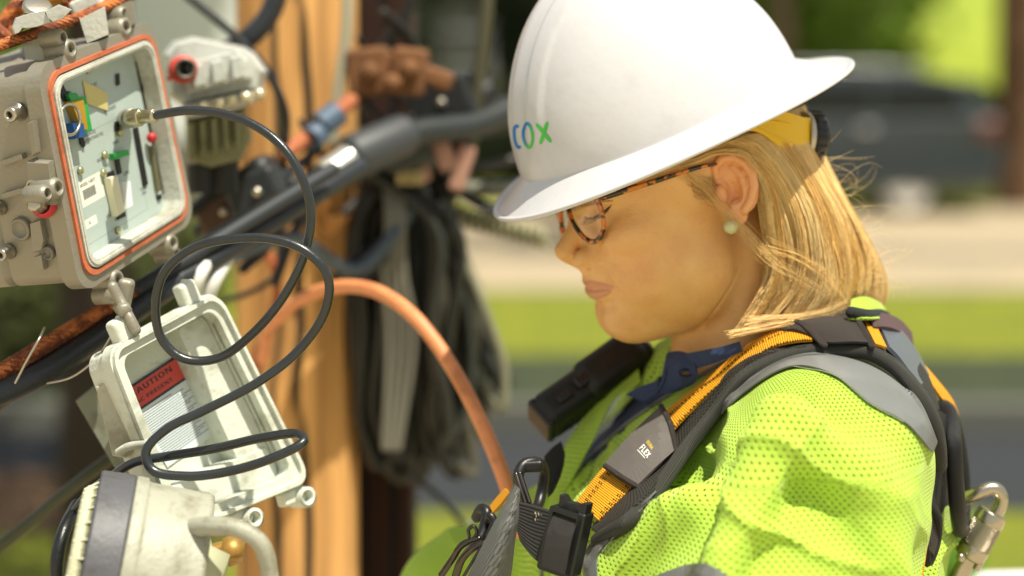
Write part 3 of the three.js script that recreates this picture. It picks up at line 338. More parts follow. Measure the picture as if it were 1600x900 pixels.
// hinged lid, open and hanging
const LF = quadFrame(P(164, 548, 1.30), P(338, 452, 1.375), P(486, 752, 1.40), P(276, 838, 1.31));
{
  const lidMat = mat('#cdd3c6', 0.5, { map: T.grime, bumpMap: T.cast, bumpScale: 0.0004 });
  const rq = (e, r) => rrect(e, e * 0.8, 1 - e, 1 - e * 0.8, r, r, 7), lid = ap('lid', flat(ringPrism(rq(0, 0.1), rq(0.09, 0.07), LF, -0.012, 0)), lidMat, null, { label: 'open hinged lid hanging below the housing' }), lp = (n, g, m, o) => ap(n, g, m, lid, o);
  lp('lid_lip', flat(ringPrism(rq(0.012, 0.095), rq(0.035, 0.09), LF, 0, 0.004)), lidMat); lp('lid_wall', flat(ringPrism(rq(0.05, 0.09), rq(0.09, 0.06), LF, -0.036, -0.008)), lidMat);
  lp('lid_floor', flat(prism(rq(0.05, 0.09), LF, -0.042, -0.036)), lidMat);
  lp('lid_step', flat(prism(rrect(0.66, 0.08, 0.91, 0.93, 0.03), LF, -0.037, -0.016, 0.05)), lidMat); lp('lid_rib', flat(prism(rrect(0.10, 0.78, 0.9, 0.93, 0.02), LF, -0.037, -0.014, 0.05)), lidMat);
  const c2 = document.createElement('canvas'); c2.width = 256; c2.height = 512; const y = c2.getContext('2d'); y.fillStyle = '#ccd6d8'; y.fillRect(0, 0, 256, 512); y.fillStyle = '#20263c'; y.fillRect(0, 0, 256, 150); y.fillStyle = '#c4473e'; y.fillRect(6, 14, 244, 122); y.fillStyle = '#2a1c2a'; y.font = 'bold 44px sans-serif'; y.fillText('CAUTION', 22, 62); y.font = 'bold 30px sans-serif'; y.fillText('AC PRESENT', 26, 112); y.fillStyle = '#5b6870'; for (let j = 0; j < 22; j++) y.fillRect(14, 168 + j * 14, 150 + (j * 53 % 80), 5);
  const lt = new THREE.CanvasTexture(c2); lt.colorSpace = THREE.SRGBColorSpace; const cs = [[190, 612], [274, 556], [344, 672], [262, 730]].map(([a, b]) => { const [u, v] = LF.at(a, b, -0.0345); return LF(u, v, -0.0345); });
  const lg = gridGeo(4, 4, (u, v) => cs[0].clone().lerp(cs[1], u).lerp(cs[3].clone().lerp(cs[2], u), v)); { const uv = lg.attributes.uv; for (let i = 0; i < uv.count; i++) uv.setY(i, 1 - uv.getY(i)); } lp('warning_label', lg, mat('#ffffff', 0.5, { map: lt }), { keepUV: true, label: 'printed label with a red warning strip' });
  for (const [u, v] of [[0.2, -0.04], [0.8, -0.04]]) { const c = LF(u, v, -0.006); lp('hinge_knuckle', join([rbox(c, LF(1, 0, 0).sub(LF(0, 0, 0)), LF(0, 0, 0).sub(LF(0, 1, 0)), 0.016, 0.02, 0.014, 0.004), cyl(c.clone().addScaledVector(LF.n, 0.0), LF(u + 0.06, v - 0.05, -0.006), 0.006)]), lidMat); }
  for (const u of [0.46, 0.86]) { const c = LF(u, 1.04, -0.008); lp('latch_ear', join([rbox(c, LF(1, 1, 0).sub(LF(0, 1, 0)), LF(0, 0, 0).sub(LF(0, 1, 0)), 0.022, 0.012, 0.012, 0.003), turned(LF(u + 0.05, 1.06, -0.014), LF(u + 0.05, 1.06, 0.004), [[0, 0], [0, 0.008], [1, 0.008], [1, 0.004], [0.4, 0.004]], 18)]), lidMat); }
  // side plates of the lid seen from its outer edge
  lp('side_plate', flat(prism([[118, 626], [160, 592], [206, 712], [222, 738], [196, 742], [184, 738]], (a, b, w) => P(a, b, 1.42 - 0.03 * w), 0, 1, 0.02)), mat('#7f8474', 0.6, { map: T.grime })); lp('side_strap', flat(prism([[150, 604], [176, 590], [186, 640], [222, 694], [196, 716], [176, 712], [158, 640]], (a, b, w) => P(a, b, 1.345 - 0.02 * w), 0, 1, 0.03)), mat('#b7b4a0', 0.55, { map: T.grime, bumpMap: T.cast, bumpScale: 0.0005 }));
  lp('lid_stay', tube([P(186, 706, 1.315), P(200, 698, 1.31), P(228, 692, 1.305)], 0.0032, { n: 14 }), lidMat);
}
// hinge arm joining box and lid
ap('hinge_arm', join([rbox(P(194, 462, 1.33), V(0.2, 1, 0), V(1, -0.2, 0), 0.026, 0.012, 0.012, 0.004), turned(P(188, 480, 1.325), P(196, 486, 1.312), [[0, 0], [0, 0.006], [0.8, 0.006], [1, 0.004], [1, 0]], 6), tube([P(176, 448, 1.32), P(188, 470, 1.32), P(204, 500, 1.315), P(212, 516, 1.315)], 0.004, { n: 14 })]), alum);

// ================= sealed white housing behind =================
{
  const D = 1.62, o = thing('sealed_housing', 'closed white metal housing hanging between the amplifier and the pole', 'housing', P(330, 180, D)), wp = (n, g, m, q, par) => part(n, inTo(g, o), m, par ?? o, q), wm = mat('#c6cac2', 0.4, { map: T.grime, bumpMap: T.cast, bumpScale: 0.0005 }), olive = mat('#8a8a62', 0.6, { map: T.grime });
  const px = (pts, d0, d1, b = 0.04) => flat(prism(pts, (a, c, w) => P(a, c, d1 + (d0 - d1) * w), 0, 1, b));
  wp('lid_shell', px([[256, 84], [270, 66], [300, 58], [382, 74], [398, 84], [418, 112], [410, 140], [350, 152], [286, 166], [262, 150]], D - 0.06, D + 0.09, 0.12), wm);
  wp('raised_panel', px([[286, 100], [372, 78], [388, 94], [394, 122], [292, 148]], D - 0.078, D - 0.05, 0.1), wm); for (let i = 0; i < 3; i++) wp('lid_fin', px([[300 + i * 30, 104 - i * 7], [316 + i * 30, 100 - i * 7], [322 + i * 30, 132 - i * 6], [304 + i * 30, 138 - i * 6]], D - 0.09, D - 0.07, 0.15), wm);
  wp('seam_flange', px([[284, 164], [350, 150], [414, 138], [412, 150], [384, 166], [290, 188]], D - 0.07, D + 0.09, 0.04), wm); for (let i = 0; i < 6; i++) wp('flange_bolt', ball(P(300 + i * 21, 172 - i * 5, D - 0.075), 0.0055, 10), mat('#d9cfae', 0.3, { metal: 0.6 }));
  const baseS = wp('base_shell', px([[290, 188], [384, 168], [394, 216], [376, 250], [330, 262], [292, 250]], D - 0.05, D + 0.08, 0.06), olive); for (let i = 0; i < 5; i++) wp('cooling_fin', px([[294 + i * 18, 192 - i * 4], [302 + i * 18, 190 - i * 4], [304 + i * 18, 246 - i * 4], [298 + i * 18, 248 - i * 4]], D - 0.062, D - 0.04, 0.1), olive, {}, baseS);
  wp('port_sleeve', turned(P(276, 112, D - 0.02), P(290, 107, D - 0.1), [[0, 0], [0, 0.009], [1, 0.009], [1, 0.0062], [0.5, 0.0058], [0.5, 0]], 22), mat('#8a8578', 0.3, { metal: 0.7 })); wp('port_ring', turned(P(284, 109, D - 0.082), P(287, 108, D - 0.095), [[0, 0.008], [0, 0.012], [1, 0.012], [1, 0.008]], 24), mat('#cf4a40', 0.5)); wp('ring_tail', tube([P(276, 116, D - 0.09), P(270, 120, D - 0.09), P(264, 123, D - 0.088)], 0.0022, { n: 8 }), mat('#cf4a40', 0.5));
  wp('drop_port', join([cyl(P(316, 256, D - 0.02), P(318, 300, D - 0.02), 0.014), cyl(P(352, 250, D - 0.02), P(350, 300, D - 0.02), 0.012)]), mat('#2a2b27', 0.6));
}
// ================= round white canister =================
{
  const o = thing('round_canister', 'round cream canister with a dark band and curved handle below the lid', 'canister', P(230, 830, 1.22)), cp = (n, g, m, q) => part(n, inTo(g, o), m, o, q), cream = mat('#a3a493', 0.5, { map: T.grime, bumpMap: T.cast, bumpScale: 0.0004 });
  const a = P(106, 892, 1.235), b = P(332, 922, 1.252), L = a.distanceTo(b), tt = (px) => (px - 104) / 226, R = 0.068;
  const cap = cp('end_cap', turned(a, b, [[0.0, 0], [0.0, R * 0.80], [0.03, R * 0.86], [0.1, R * 0.88], [0.1, 0]], 60), mat('#c4c5a4', 0.6, { bumpMap: T.cast, bumpScale: 0.001 })); for (let i = 0; i < 30; i++) { const th = i / 30 * Math.PI * 2, ax = b.clone().sub(a).normalize(), e1 = ax.clone().cross(UPY).normalize(), e2 = ax.clone().cross(e1), f = (t, r) => a.clone().lerp(b, t).addScaledVector(e1, Math.cos(th) * r).addScaledVector(e2, Math.sin(th) * r); part('end_rib', inTo(tube([f(0.01, R * 0.82), f(0.09, R * 0.9)], 0.0008, { n: 2, sides: 5 }), o), mat('#cfd0b0', 0.6), cap); }
  cp('dark_band', turned(a, b, [[0.1, R * 0.9], [0.1, R * 1.02], [0.12, R * 1.03], [0.33, R * 1.03], [0.345, R * 1.01], [0.345, R * 0.9]], 60), mat('#55565a', 0.5, { map: T.grime, bumpMap: T.cast, bumpScale: 0.0003 }), { label: 'dark grey clamp band' });
  cp('barrel', turned(a, b, [[0.345, R * 0.9], [0.345, R * 1.0], [0.36, R * 1.02], [0.43, R * 1.02], [0.44, R * 0.985], [0.465, R * 0.975], [0.86, R * 0.955], [0.9, R * 0.93], [0.905, R * 0.8], [0.905, 0]], 60), cream); 
  cp('handle', tube([P(296, 826, 1.22), P(330, 822, 1.2), P(372, 826, 1.19), P(406, 848, 1.19), P(420, 890, 1.195), P(420, 940, 1.2), P(380, 980, 1.21)], [0.007, 0.0065, 0.006, 0.006, 0.006, 0.006], { n: 60, sides: 12 }), cream); cp('spout', turned(P(306, 900, 1.225), P(345, 912, 1.225), [[0, 0], [0, 0.03], [0.2, 0.022], [1, 0.02], [1, 0]], 24), mat('#b9bb9a', 0.55));
  cp('clamp_bolt', join([rbox(P(342, 862, 1.25), V(1, 0.25, 0), UPY, 0.022, 0.012, 0.012, 0.003), turned(P(362, 866, 1.25), P(364, 854, 1.235), [[0, 0], [0, 0.009], [1, 0.009], [1, 0]], 6), ball(P(328, 868, 1.25), 0.003)]), mat('#b08a48', 0.45, { metal: 0.5, map: T.grime }));
}
// ================= strand, cables and their hardware =================
function rope(a, b, r, strands, turnsPer, m, par, name) { const L = a.distanceTo(b), d = b.clone().sub(a).normalize(), e1 = d.clone().cross(UPY).normalize(), e2 = d.clone().cross(e1); for (let s = 0; s < strands; s++) { const pts = [], n = Math.ceil(L / 0.004); for (let i = 0; i <= n; i++) { const th = i * 0.004 * turnsPer * 2 * Math.PI + s / strands * 2 * Math.PI; pts.push(a.clone().lerp(b, i / n).addScaledVector(e1, Math.cos(th) * r * 0.56).addScaledVector(e2, Math.sin(th) * r * 0.56)); } par.add(part(name, inTo(tube(pts, r * 0.5, { n: n * 2, sides: 7, caps: false }), par), m, par)); } }
{ const a = P(-60, 618, 1.33), b = P(215, 452, 1.44), c = P(520, 265, 1.6), o = thing('messenger_strand', 'rusty twisted steel strand slanting up behind the lid', 'cable', a.clone()); rope(a, b, 0.0062, 6, 28, rustMat, o, 'strand_wire'); part('wrapped_end', inTo(tube([b.clone().lerp(a, 0.03), b, c], 0.0066, { n: 20 }), o), mat('#2b3034', 0.6), o); }
{ const a = P(-60, 92, 1.30), b = P(112, 32, 1.37), o = thing('guy_strand', 'rusty twisted strand gripped by the clamp above the amplifier', 'cable', a.clone()); rope(a, b, 0.0044, 6, 34, rustMat, o, 'strand_wire'); rope(b, P(260, -30, 1.44), 0.0044, 6, 34, rustMat, o, 'strand_wire'); }
const jacket = mat('#15181a', 0.38, { map: T.grime, bumpMap: T.cast, bumpScale: 0.0004 }), jacketGrey = mat('#262b30', 0.42, { map: T.grime, bumpMap: T.cast, bumpScale: 0.0004 });
const cable = (name, label, pts, r, m, o = {}) => { const c = part(name, tube(pts, r, { n: o.n ?? pts.length * 14, sides: o.sides ?? 12 }), m, scene, {}); return tag(c, label, 'cable', o.group); };
cable('trunk_cable', 'thick black trunk cable under the rusty strand', [P(-60, 660, 1.36), P(60, 570, 1.40), P(180, 488, 1.44), P(330, 386, 1.52), P(440, 318, 1.60)], 0.0115, jacket);
cable('trunk_cable', 'glossy lower trunk cable beneath the thick black one', [P(-60, 640, 1.33), P(60, 588, 1.36), P(150, 530, 1.40), P(260, 452, 1.46), P(420, 350, 1.56), P(560, 262, 1.66)], 0.0095, jacketGrey);
cable('bond_wire', 'thin bare wire looped under the lower trunk cable', [P(196, 470, 1.33), P(176, 520, 1.33), P(150, 560, 1.34), P(110, 590, 1.35), P(60, 600, 1.36), P(30, 604, 1.37)], 0.0008, steel);
cable('bond_wire', 'thin bare wire wrapped across the rusty strand', [P(24, 598, 1.32), P(44, 560, 1.315), P(62, 528, 1.32), P(70, 512, 1.34)], 0.0009, steel);
cable('ground_wire', 'dark green cable slanting up to the canister', [P(-60, 900, 1.5), P(40, 822, 1.5), P(130, 748, 1.5), P(210, 690, 1.52)], 0.0052, mat('#3c4026', 0.5));
cable('patch_lead', 'black lead dropping behind the round canister', [P(120, 790, 1.34), P(100, 830, 1.31), P(90, 870, 1.3), P(88, 940, 1.3)], 0.005, jacket);
// coaxial lead coiled in the air
{
  const o = thing('coaxial_cable', 'coiled black coaxial lead screwed to the amplifier panel', 'cable', P(230, 182, 1.335)), D = (i) => 1.335 - 0.02 * Math.sin(i * 0.35);
  const path = [[244, 180, 1.33], [290, 173, 1.325], [340, 176, 1.32], [394, 194, 1.31], [440, 228, 1.30], [472, 278, 1.295], [486, 332, 1.295], [476, 396, 1.295], [444, 462, 1.30], [396, 520, 1.305], [340, 560, 1.31], [286, 560, 1.31], [252, 528, 1.31], [243, 474, 1.305], [258, 424, 1.30], [302, 388, 1.295], [366, 373, 1.285], [428, 374, 1.28], [480, 394, 1.275], [512, 432, 1.275], [508, 486, 1.28], [466, 548, 1.285], [402, 598, 1.28], [322, 640, 1.275], [258, 672, 1.27], [228, 706, 1.265], [238, 734, 1.262], [290, 744, 1.26], [360, 736, 1.26], [430, 714, 1.26], [474, 690, 1.265], [464, 678, 1.275], [410, 684, 1.28], [330, 702, 1.285], [262, 713, 1.285], [212, 722, 1.29], [178, 742, 1.30], [140, 770, 1.32], [108, 810, 1.33]];
  part('jacket', inTo(tube(path.map((q) => P(...q)), 0.0034, { n: 520, sides: 14 }), o), mat('#202527', 0.3, { map: T.grime, bumpMap: T.cast, bumpScale: 0.0002, clearcoat: 0.4, clearcoatRoughness: 0.3 }), o);
  const nick = mat('#c2b99a', 0.28, { metal: 0.9, map: T.grime }), A = P(206, 185, 1.347), B = P(244, 180, 1.33); part('connector_nut', inTo(turned(A, A.clone().lerp(B, 0.42), [[0, 0], [0, 0.0062], [0.1, 0.0068], [0.9, 0.0068], [1, 0.0058], [1, 0]], 6), o), nick, o); part('connector_sleeve', inTo(turned(A.clone().lerp(B, 0.4), B, [[0, 0], [0, 0.0052], [0.9, 0.0052], [1, 0.0044], [1, 0]], 22), o), nick, o);
}
cable('orange_cable', 'orange cable arching from the pole down behind the harness', [P(410, 560, 1.75), P(424, 508, 1.70), P(470, 468, 1.66), P(530, 448, 1.62), P(590, 456, 1.58), P(650, 498, 1.54), P(700, 564, 1.52), P(744, 644, 1.5), P(786, 742, 1.48), P(812, 830, 1.47)], 0.0064, mat('#e2935f', 0.5, { map: T.grime }));
cable('overhead_lead', 'black lead curving down in front of the pole', [P(250, -40, 1.72), P(310, 8, 1.72), P(372, 60, 1.72), P(416, 110, 1.72), P(444, 170, 1.72), P(446, 220, 1.74), P(438, 300, 1.76), P(440, 420, 1.78)], 0.0042, jacket);
cable('conduit_elbow', 'fat grey conduit bending out of the white housing', [P(300, 120, 1.74), P(340, 90, 1.74), P(388, 60, 1.74), P(420, 24, 1.74), P(440, -30, 1.74)], 0.0105, jacketGrey);
cable('ground_rod_wire', 'pale grey vertical wire down the right side of the pole', [P(544, -30, 1.86), P(540, 60, 1.86), P(530, 130, 1.86), P(520, 220, 1.86)], 0.006, mat('#a8a48c', 0.6));
cable('brown_lead', 'rusty orange lead hanging on the pole face', [P(388, 380, 1.84), P(420, 400, 1.83), P(432, 440, 1.83), P(424, 500, 1.83), P(400, 560, 1.84), P(404, 640, 1.84)], 0.0048, mat('#a8562c', 0.6));
cable('thin_lead', 'thin black lead crossing the pole face', [P(352, 470, 1.8), P(392, 456, 1.8), P(430, 430, 1.8), P(444, 330, 1.8)], 0.003, jacket);
// bundle of drop cables hanging behind
{ reseed(515); for (let i = 0; i < 44; i++) { const t = i / 43, x = 556 + 158 * t * rr(0.8, 1.1), D = rr(1.9, 2.1), w = rr(10, 46), dark = rnd() < 0.5; const pts = [P(600 + rr(-30, 90), 262 + rr(-14, 20), D), P(x + rr(-20, 10), 360 + rr(-20, 30), D), P(x - w * 0.3 + rr(-6, 6), 520, D), P(x - 6 + rr(-20, 22), 660, D + 0.02), P(x + 18 + rr(-20, 30), 720 + rr(-30, 40), D + 0.03), P(x + w + rr(0, 26), 640, D + 0.04), P(x + w * 0.6 + rr(0, 26), 470, D + 0.05), P(640 + rr(-20, 80), 272, D + 0.05)];
    cable('drop_cable', 'dark looped drop cable in the bundle hanging beside the pole', pts, rr(0.0042, 0.0066), mat(dark ? '#191b15' : ['#37352a', '#2b2e28', '#4c4a3c'][i % 3], 0.5), { group: 'drop cables hanging beside the pole', n: 90, sides: 8 }); }
  for (let i = 0; i < 4; i++) cable('grey_drop_cable', 'pale grey drop cable hanging in the bundle', [P(600 + i * 9, 268, 1.92), P(606 + i * 8, 340, 1.9), P(600 + i * 11, 430, 1.9), P(606 + i * 14, 520, 1.91), P(600 + i * 8, 700, 1.92)], 0.0034, mat('#77766a', 0.5), { group: 'pale grey drop cables in the bundle', n: 60 });
  for (const [d, l] of [[0, 'black flat strap hanging from the hardware to the lower right'], [1, 'second black strap beside the flat one']]) cable('tail_strap', l, [P(640 + d * 20, 250, 2.0), P(668 + d * 26, 340, 2.0), P(684 + d * 40, 440, 2.0), P(706 + d * 46, 540, 2.0), P(716 + d * 70, 600, 2.0)], 0.012, mat('#1f211d', 0.7));
  cable('loose_loop', 'thin pale loop of cable hanging in front of the lawn', [P(690, 330, 1.95), P(730, 420, 1.95), P(764, 500, 1.95), P(788, 580, 1.95), P(784, 640, 1.95), P(760, 600, 1.97)], 0.005, mat('#7c7c66', 0.5));
  cable('tail_lead', 'thin dark lead dangling below the bundle', [P(640, 740, 1.95), P(690, 780, 1.95), P(730, 830, 1.95), P(770, 900, 1.95)], 0.0034, jacket);
}
// strand hardware on the far side of the pole: pipe, clamps, corroded blocks
{
  cable('support_pipe', 'grey metal support pipe running from the pole past the clamps', [P(430, 340, 1.72), P(520, 268, 1.78), P(580, 226, 1.82), P(660, 206, 1.86), P(740, 196, 1.9), P(800, 170, 1.94)], 0.0145, mat('#2f3434', 0.45, { metal: 0.2, map: T.grime }));
  cable('rusty_rod', 'short rusty rod lashed with blue tape on the support pipe', [P(446, 240, 1.74), P(480, 214, 1.76), P(520, 180, 1.78), P(548, 158, 1.8)], 0.008, mat('#b06844', 0.8, { map: T.grime }));
  const blk = thing('corroded_bracket', 'corroded orange bracket bolted above the support pipe', 'bracket', P(620, 130, 1.88)), bp = (n, g, m) => part(n, inTo(g, blk), m, blk), ru = mat('#7a5230', 0.85, { map: T.grime, bumpMap: T.cast, bumpScale: 0.001 });
  bp('block', rbox(P(578, 112, 1.88), V(1, 0.12, 0), UPY, 0.044, 0.05, 0.06, 0.006)); bp('block', rbox(P(640, 112, 1.88), V(1, -0.1, 0), UPY, 0.036, 0.05, 0.06, 0.006)); bp('arm', rbox(P(610, 92, 1.88), V(1, 0.06, 0), UPY, 0.08, 0.014, 0.05, 0.004)); bp('arm', rbox(P(672, 118, 1.88), V(1, -0.35, 0), UPY, 0.05, 0.02, 0.04, 0.006)); for (const [a, b] of [[578, 112], [640, 108], [614, 130]]) bp('bolt', turned(P(a, b, 1.86), P(a, b, 1.83), [[0, 0], [0, 0.011], [1, 0.011], [1, 0]], 6));
  blk.children.forEach((c) => { c.material = ru; });
  const hw = (label, m, gs) => { const o = part('cable_clamp', join(gs), m, scene); return tag(o, label, 'clamp'); };
  hw('blue grey tape wrapped on the rusty rod', mat('#4b6076', 0.5), [cyl(P(502, 196, 1.765), P(528, 176, 1.775), 0.013), cyl(P(486, 218, 1.755), P(500, 206, 1.765), 0.012)]);
  hw('bright bare metal sleeve on the support pipe', mat('#c9ccc4', 0.3, { metal: 0.5 }), [cyl(P(508, 278, 1.765), P(546, 250, 1.785), 0.0165)]);
  hw('fat grey splice sleeve on the support pipe', mat('#3c4042', 0.5), [turned(P(544, 250, 1.8), P(640, 206, 1.85), [[0, 0], [0, 0.017], [0.1, 0.024], [0.9, 0.022], [1, 0.017], [1, 0]], 24)]);
  hw('dark clamp block where the cables cross in front of the pole', mat('#2a2e30', 0.5), [rbox(P(410, 292, 1.70), V(1, 0.6, 0), UPY, 0.04, 0.05, 0.05, 0.006), rbox(P(440, 312, 1.71), V(1, 0.6, 0), UPY, 0.05, 0.03, 0.04, 0.006), turned(P(396, 270, 1.68), P(420, 258, 1.68), [[0, 0], [0, 0.012], [1, 0.012], [1, 0]], 8)]);
  hw('cluster of black connectors beyond the corroded bracket', mat('#24282a', 0.5), [rbox(P(720, 150, 2.0), V(1, 0.1, 0), UPY, 0.05, 0.05, 0.05, 0.008), rbox(P(755, 185, 2.02), V(1, 0.2, 0), UPY, 0.06, 0.04, 0.05, 0.008), turned(P(690, 170, 1.98), P(770, 140, 1.98), [[0, 0], [0, 0.014], [0.5, 0.02], [1, 0.014], [1, 0]], 14), rbox(P(700, 240, 2.0), V(1, 0, 0), UPY, 0.06, 0.05, 0.05, 0.008)]);
  hw('pinkish worn clamp jaws under the support pipe', mat('#b48a78', 0.7, { map: T.grime }), [rbox(P(650, 250, 1.9), V(0.5, -1, 0), UPY, 0.05, 0.016, 0.02, 0.004), rbox(P(690, 230, 1.9), V(0.4, -1, 0), UPY, 0.05, 0.02, 0.02, 0.004), rbox(P(722, 262, 1.9), V(-0.3, -1, 0), UPY, 0.05, 0.018, 0.02, 0.004)]);
  cable('jumper_lead', 'black jumper lead drooping under the connectors', [P(560, 150, 1.9), P(600, 190, 1.9), P(650, 216, 1.9), P(700, 210, 1.92), P(740, 180, 1.96), P(752, 60, 2.0), P(764, -40, 2.0)], 0.005, jacket);
  cable('vertical_lead', 'dark lead dropping beside the white garage door', [P(764, -40, 1.96), P(756, 60, 1.96), P(744, 150, 1.96), P(736, 220, 1.96)], 0.0072, mat('#4c4a34', 0.6));
  cable('tensioned_lead', 'dark lead running up from the bracket along the pole', [P(560, 120, 1.96), P(600, 70, 1.96), P(640, 10, 1.96), P(660, -40, 1.96)], 0.007, jacket);
  cable('lower_lead', 'bluish lead climbing from the lid towards the support pipe', [P(280, 440, 1.6), P(360, 402, 1.66), P(450, 372, 1.74), P(560, 420, 1.86), P(620, 360, 1.9), P(660, 300, 1.92)], 0.0075, mat('#4a5660', 0.5));
  cable('steel_lead', 'dull steel bar below the connectors', [P(690, 292, 1.98), P(760, 296, 1.98), P(850, 288, 2.0)], 0.009, mat('#6d6f5c', 0.5)); cable('coiled_spring', 'pale ribbed coil under the steel bar', Array.from({ length: 60 }, (_, i) => P(700 + i * 2.6, 332 + i * 0.7 + Math.sin(i * 1.4) * 12, 2.0 + Math.cos(i * 1.4) * 0.01)), 0.004, mat('#8d8a6a', 0.5), { n: 240, sides: 6 });
  cable('white_lead', 'white lead behind the top of the hanging lid', [P(322, 470, 1.5), P(334, 440, 1.5), P(352, 408, 1.52), P(362, 384, 1.54)], 0.0066, mat('#d9dad2', 0.5)); cable('white_lead', 'second white lead with rusty stripe behind the lid', [P(300, 460, 1.48), P(310, 432, 1.48), P(326, 404, 1.5)], 0.0066, mat('#e2e2da', 0.5));
}
// more clutter round the pole: dark leads, taps and ties
{
  reseed(808);
  const leads = [[[300, 330], [340, 300], [392, 330], [420, 380], [380, 420]], [[330, 310], [360, 350], [420, 340], [470, 300], [500, 260]], [[310, 360], [350, 330], [400, 300], [460, 262], [500, 230]], [[360, 260], [380, 300], [366, 350], [340, 400]], [[420, 250], [440, 280], [470, 330], [452, 380], [430, 440]], [[470, 190], [500, 240], [560, 260], [610, 250], [680, 262]], [[560, 60], [590, 120], [640, 160], [700, 150], [760, 110]], [[540, 330], [580, 300], [620, 330], [600, 400], [560, 440]], [[520, 440], [560, 400], [600, 380], [650, 330], [680, 250]], [[600, 20], [640, 60], [660, 120], [640, 190], [600, 230]], [[660, 190], [700, 220], [740, 260], [800, 250], [850, 230]], [[690, 260], [720, 300], [780, 330], [840, 330], [890, 310]], [[690, 320], [700, 400], [730, 470], [700, 560]], [[640, 300], [690, 360], [700, 430], [690, 520], [720, 600]]];
  const names = ['looped between the sealed housing and the strand', 'threading under the dark clamp block', 'lying along the trunk cables', 'hanging from the sealed housing', 'curling down the pole face', 'crossing below the taped rod', 'sagging over the corroded bracket', 'looped beside the pale drop cables', 'climbing beside the support pipe', 'arching over the corroded bracket', 'reaching from the connectors to the hat brim', 'drooping below the connectors toward the hat brim', 'dangling before the driveway', 'trailing down in front of the bundle'];
  leads.forEach((l, i) => cable('tangled_lead', 'thin dark lead ' + names[i], l.map(([x, y]) => P(x, y, 1.66 + 0.3 * smooth(300, 700, x) + rr(-0.02, 0.02))), rr(0.003, 0.006), mat(['#1c1e1c', '#2a2723', '#23282c'][i % 3], 0.45), { n: 70 }));
  const tap = (label, px, py, D, w, h, c) => { const o = thing('tap_box', label, 'tap box', P(px, py, D)); part('case', inTo(rbox(P(px, py, D), V(1, 0.35, 0.1), UPY, w, h, 0.045, 0.006), o), mat(c, 0.5, { map: T.grime }), o); for (let k = 0; k < 3; k++) part('port', inTo(turned(P(px - 14 + k * 14, py + h * 700, D - 0.01), P(px - 14 + k * 14, py + h * 700 + 26, D - 0.012), [[0, 0], [0, 0.006], [0.4, 0.006], [0.4, 0.0045], [1, 0.0045], [1, 0]], 12), o), mat('#a89a72', 0.35, { metal: 0.7 }), o); part('cover_screw', inTo(ball(P(px, py, D - 0.024), 0.005, 10), o), steel, o); };
  tap('dark tap box clamped where the trunk cables meet the pole', 402, 300, 1.67, 0.05, 0.04, '#262b2e'); tap('brown stained tap box low beside the taped rod', 350, 330, 1.69, 0.045, 0.035, '#4a3524'); tap('black tap box hanging among the connectors', 690, 160, 1.95, 0.07, 0.05, '#1d2123'); tap('grey green tap box under the support pipe', 640, 235, 1.9, 0.05, 0.04, '#3a4038');
}
// clamp and shackles above the amplifier
{
  const o = thing('strand_clamp', 'pale cast clamp bolted on the rusty strand above the amplifier', 'clamp', P(66, 40, 1.33)), cp = (n, g, m) => part(n, inTo(g, o), m, o), px = (pts, d0, d1, b = 0.05) => flat(prism(pts, (a, c, w) => P(a, c, d1 + (d0 - d1) * w), 0, 1, b)), grey2 = mat('#b9bcb4', 0.45, { metal: 0.2, map: T.grime, bumpMap: T.cast, bumpScale: 0.0004 });
  cp('jaw', px([[18, 44], [24, 28], [48, 20], [70, 16], [76, 24], [82, 34], [58, 42], [44, 44], [34, 44], [28, 52], [22, 54]], 1.30, 1.345, 0.08), grey2); cp('wedge', px([[70, 18], [92, 7], [112, 15], [100, 28], [82, 35], [74, 28]], 1.295, 1.345, 0.08), grey2); cp('bolt_head', turned(P(57, 22, 1.32), P(59, 6, 1.315), [[0, 0], [0, 0.008], [0.4, 0.008], [0.45, 0.011], [0.8, 0.011], [1, 0.009], [1, 0]], 16), steel);
  const sh = thing('rusty_shackle', 'brown corroded shackle behind the pale clamp', 'shackle', P(30, 20, 1.40)); part('bow', inTo(tube([P(8, 52, 1.40), P(12, 30, 1.40), P(26, 12, 1.40), P(44, 10, 1.40), P(52, 20, 1.40)], 0.0065, { n: 40 }), sh), rustMat, sh); part('pin', inTo(cyl(P(4, 56, 1.40), P(60, 20, 1.42), 0.005), sh), rustMat, sh); part('nut', inTo(turned(P(8, 58, 1.385), P(14, 50, 1.385), [[0, 0], [0, 0.012], [1, 0.012], [1, 0]], 6), sh), rustMat, sh);
  const bz = thing('brass_fittings', 'rusty bolt and brass fittings along the top of the amplifier', 'fitting', P(110, 8, 1.40)); part('brass_elbow', inTo(join([cyl(P(44, 4, 1.39), P(62, -14, 1.39), 0.009), cyl(P(70, 4, 1.39), P(96, -8, 1.39), 0.007)]), bz), mat('#b8863a', 0.4, { metal: 0.7 }), bz); part('threaded_bolt', inTo(join([cyl(P(100, 14, 1.4), P(132, -10, 1.4), 0.007), ...[0, 1, 2, 3, 4, 5].map((i) => turned(P(104 + i * 5, 11 - i * 4, 1.4), P(106 + i * 5, 9.5 - i * 4, 1.4), [[0, 0], [0, 0.0085], [1, 0.0085], [1, 0]], 14))]), bz), rustMat, bz); part('pale_lug', inTo(rbox(P(138, 8, 1.40), V(1, 0.5, 0), UPY, 0.026, 0.016, 0.02, 0.004), bz), alumLight, bz); part('strap_bolt', inTo(ball(P(150, 0, 1.40), 0.006), bz), steel, bz);
}
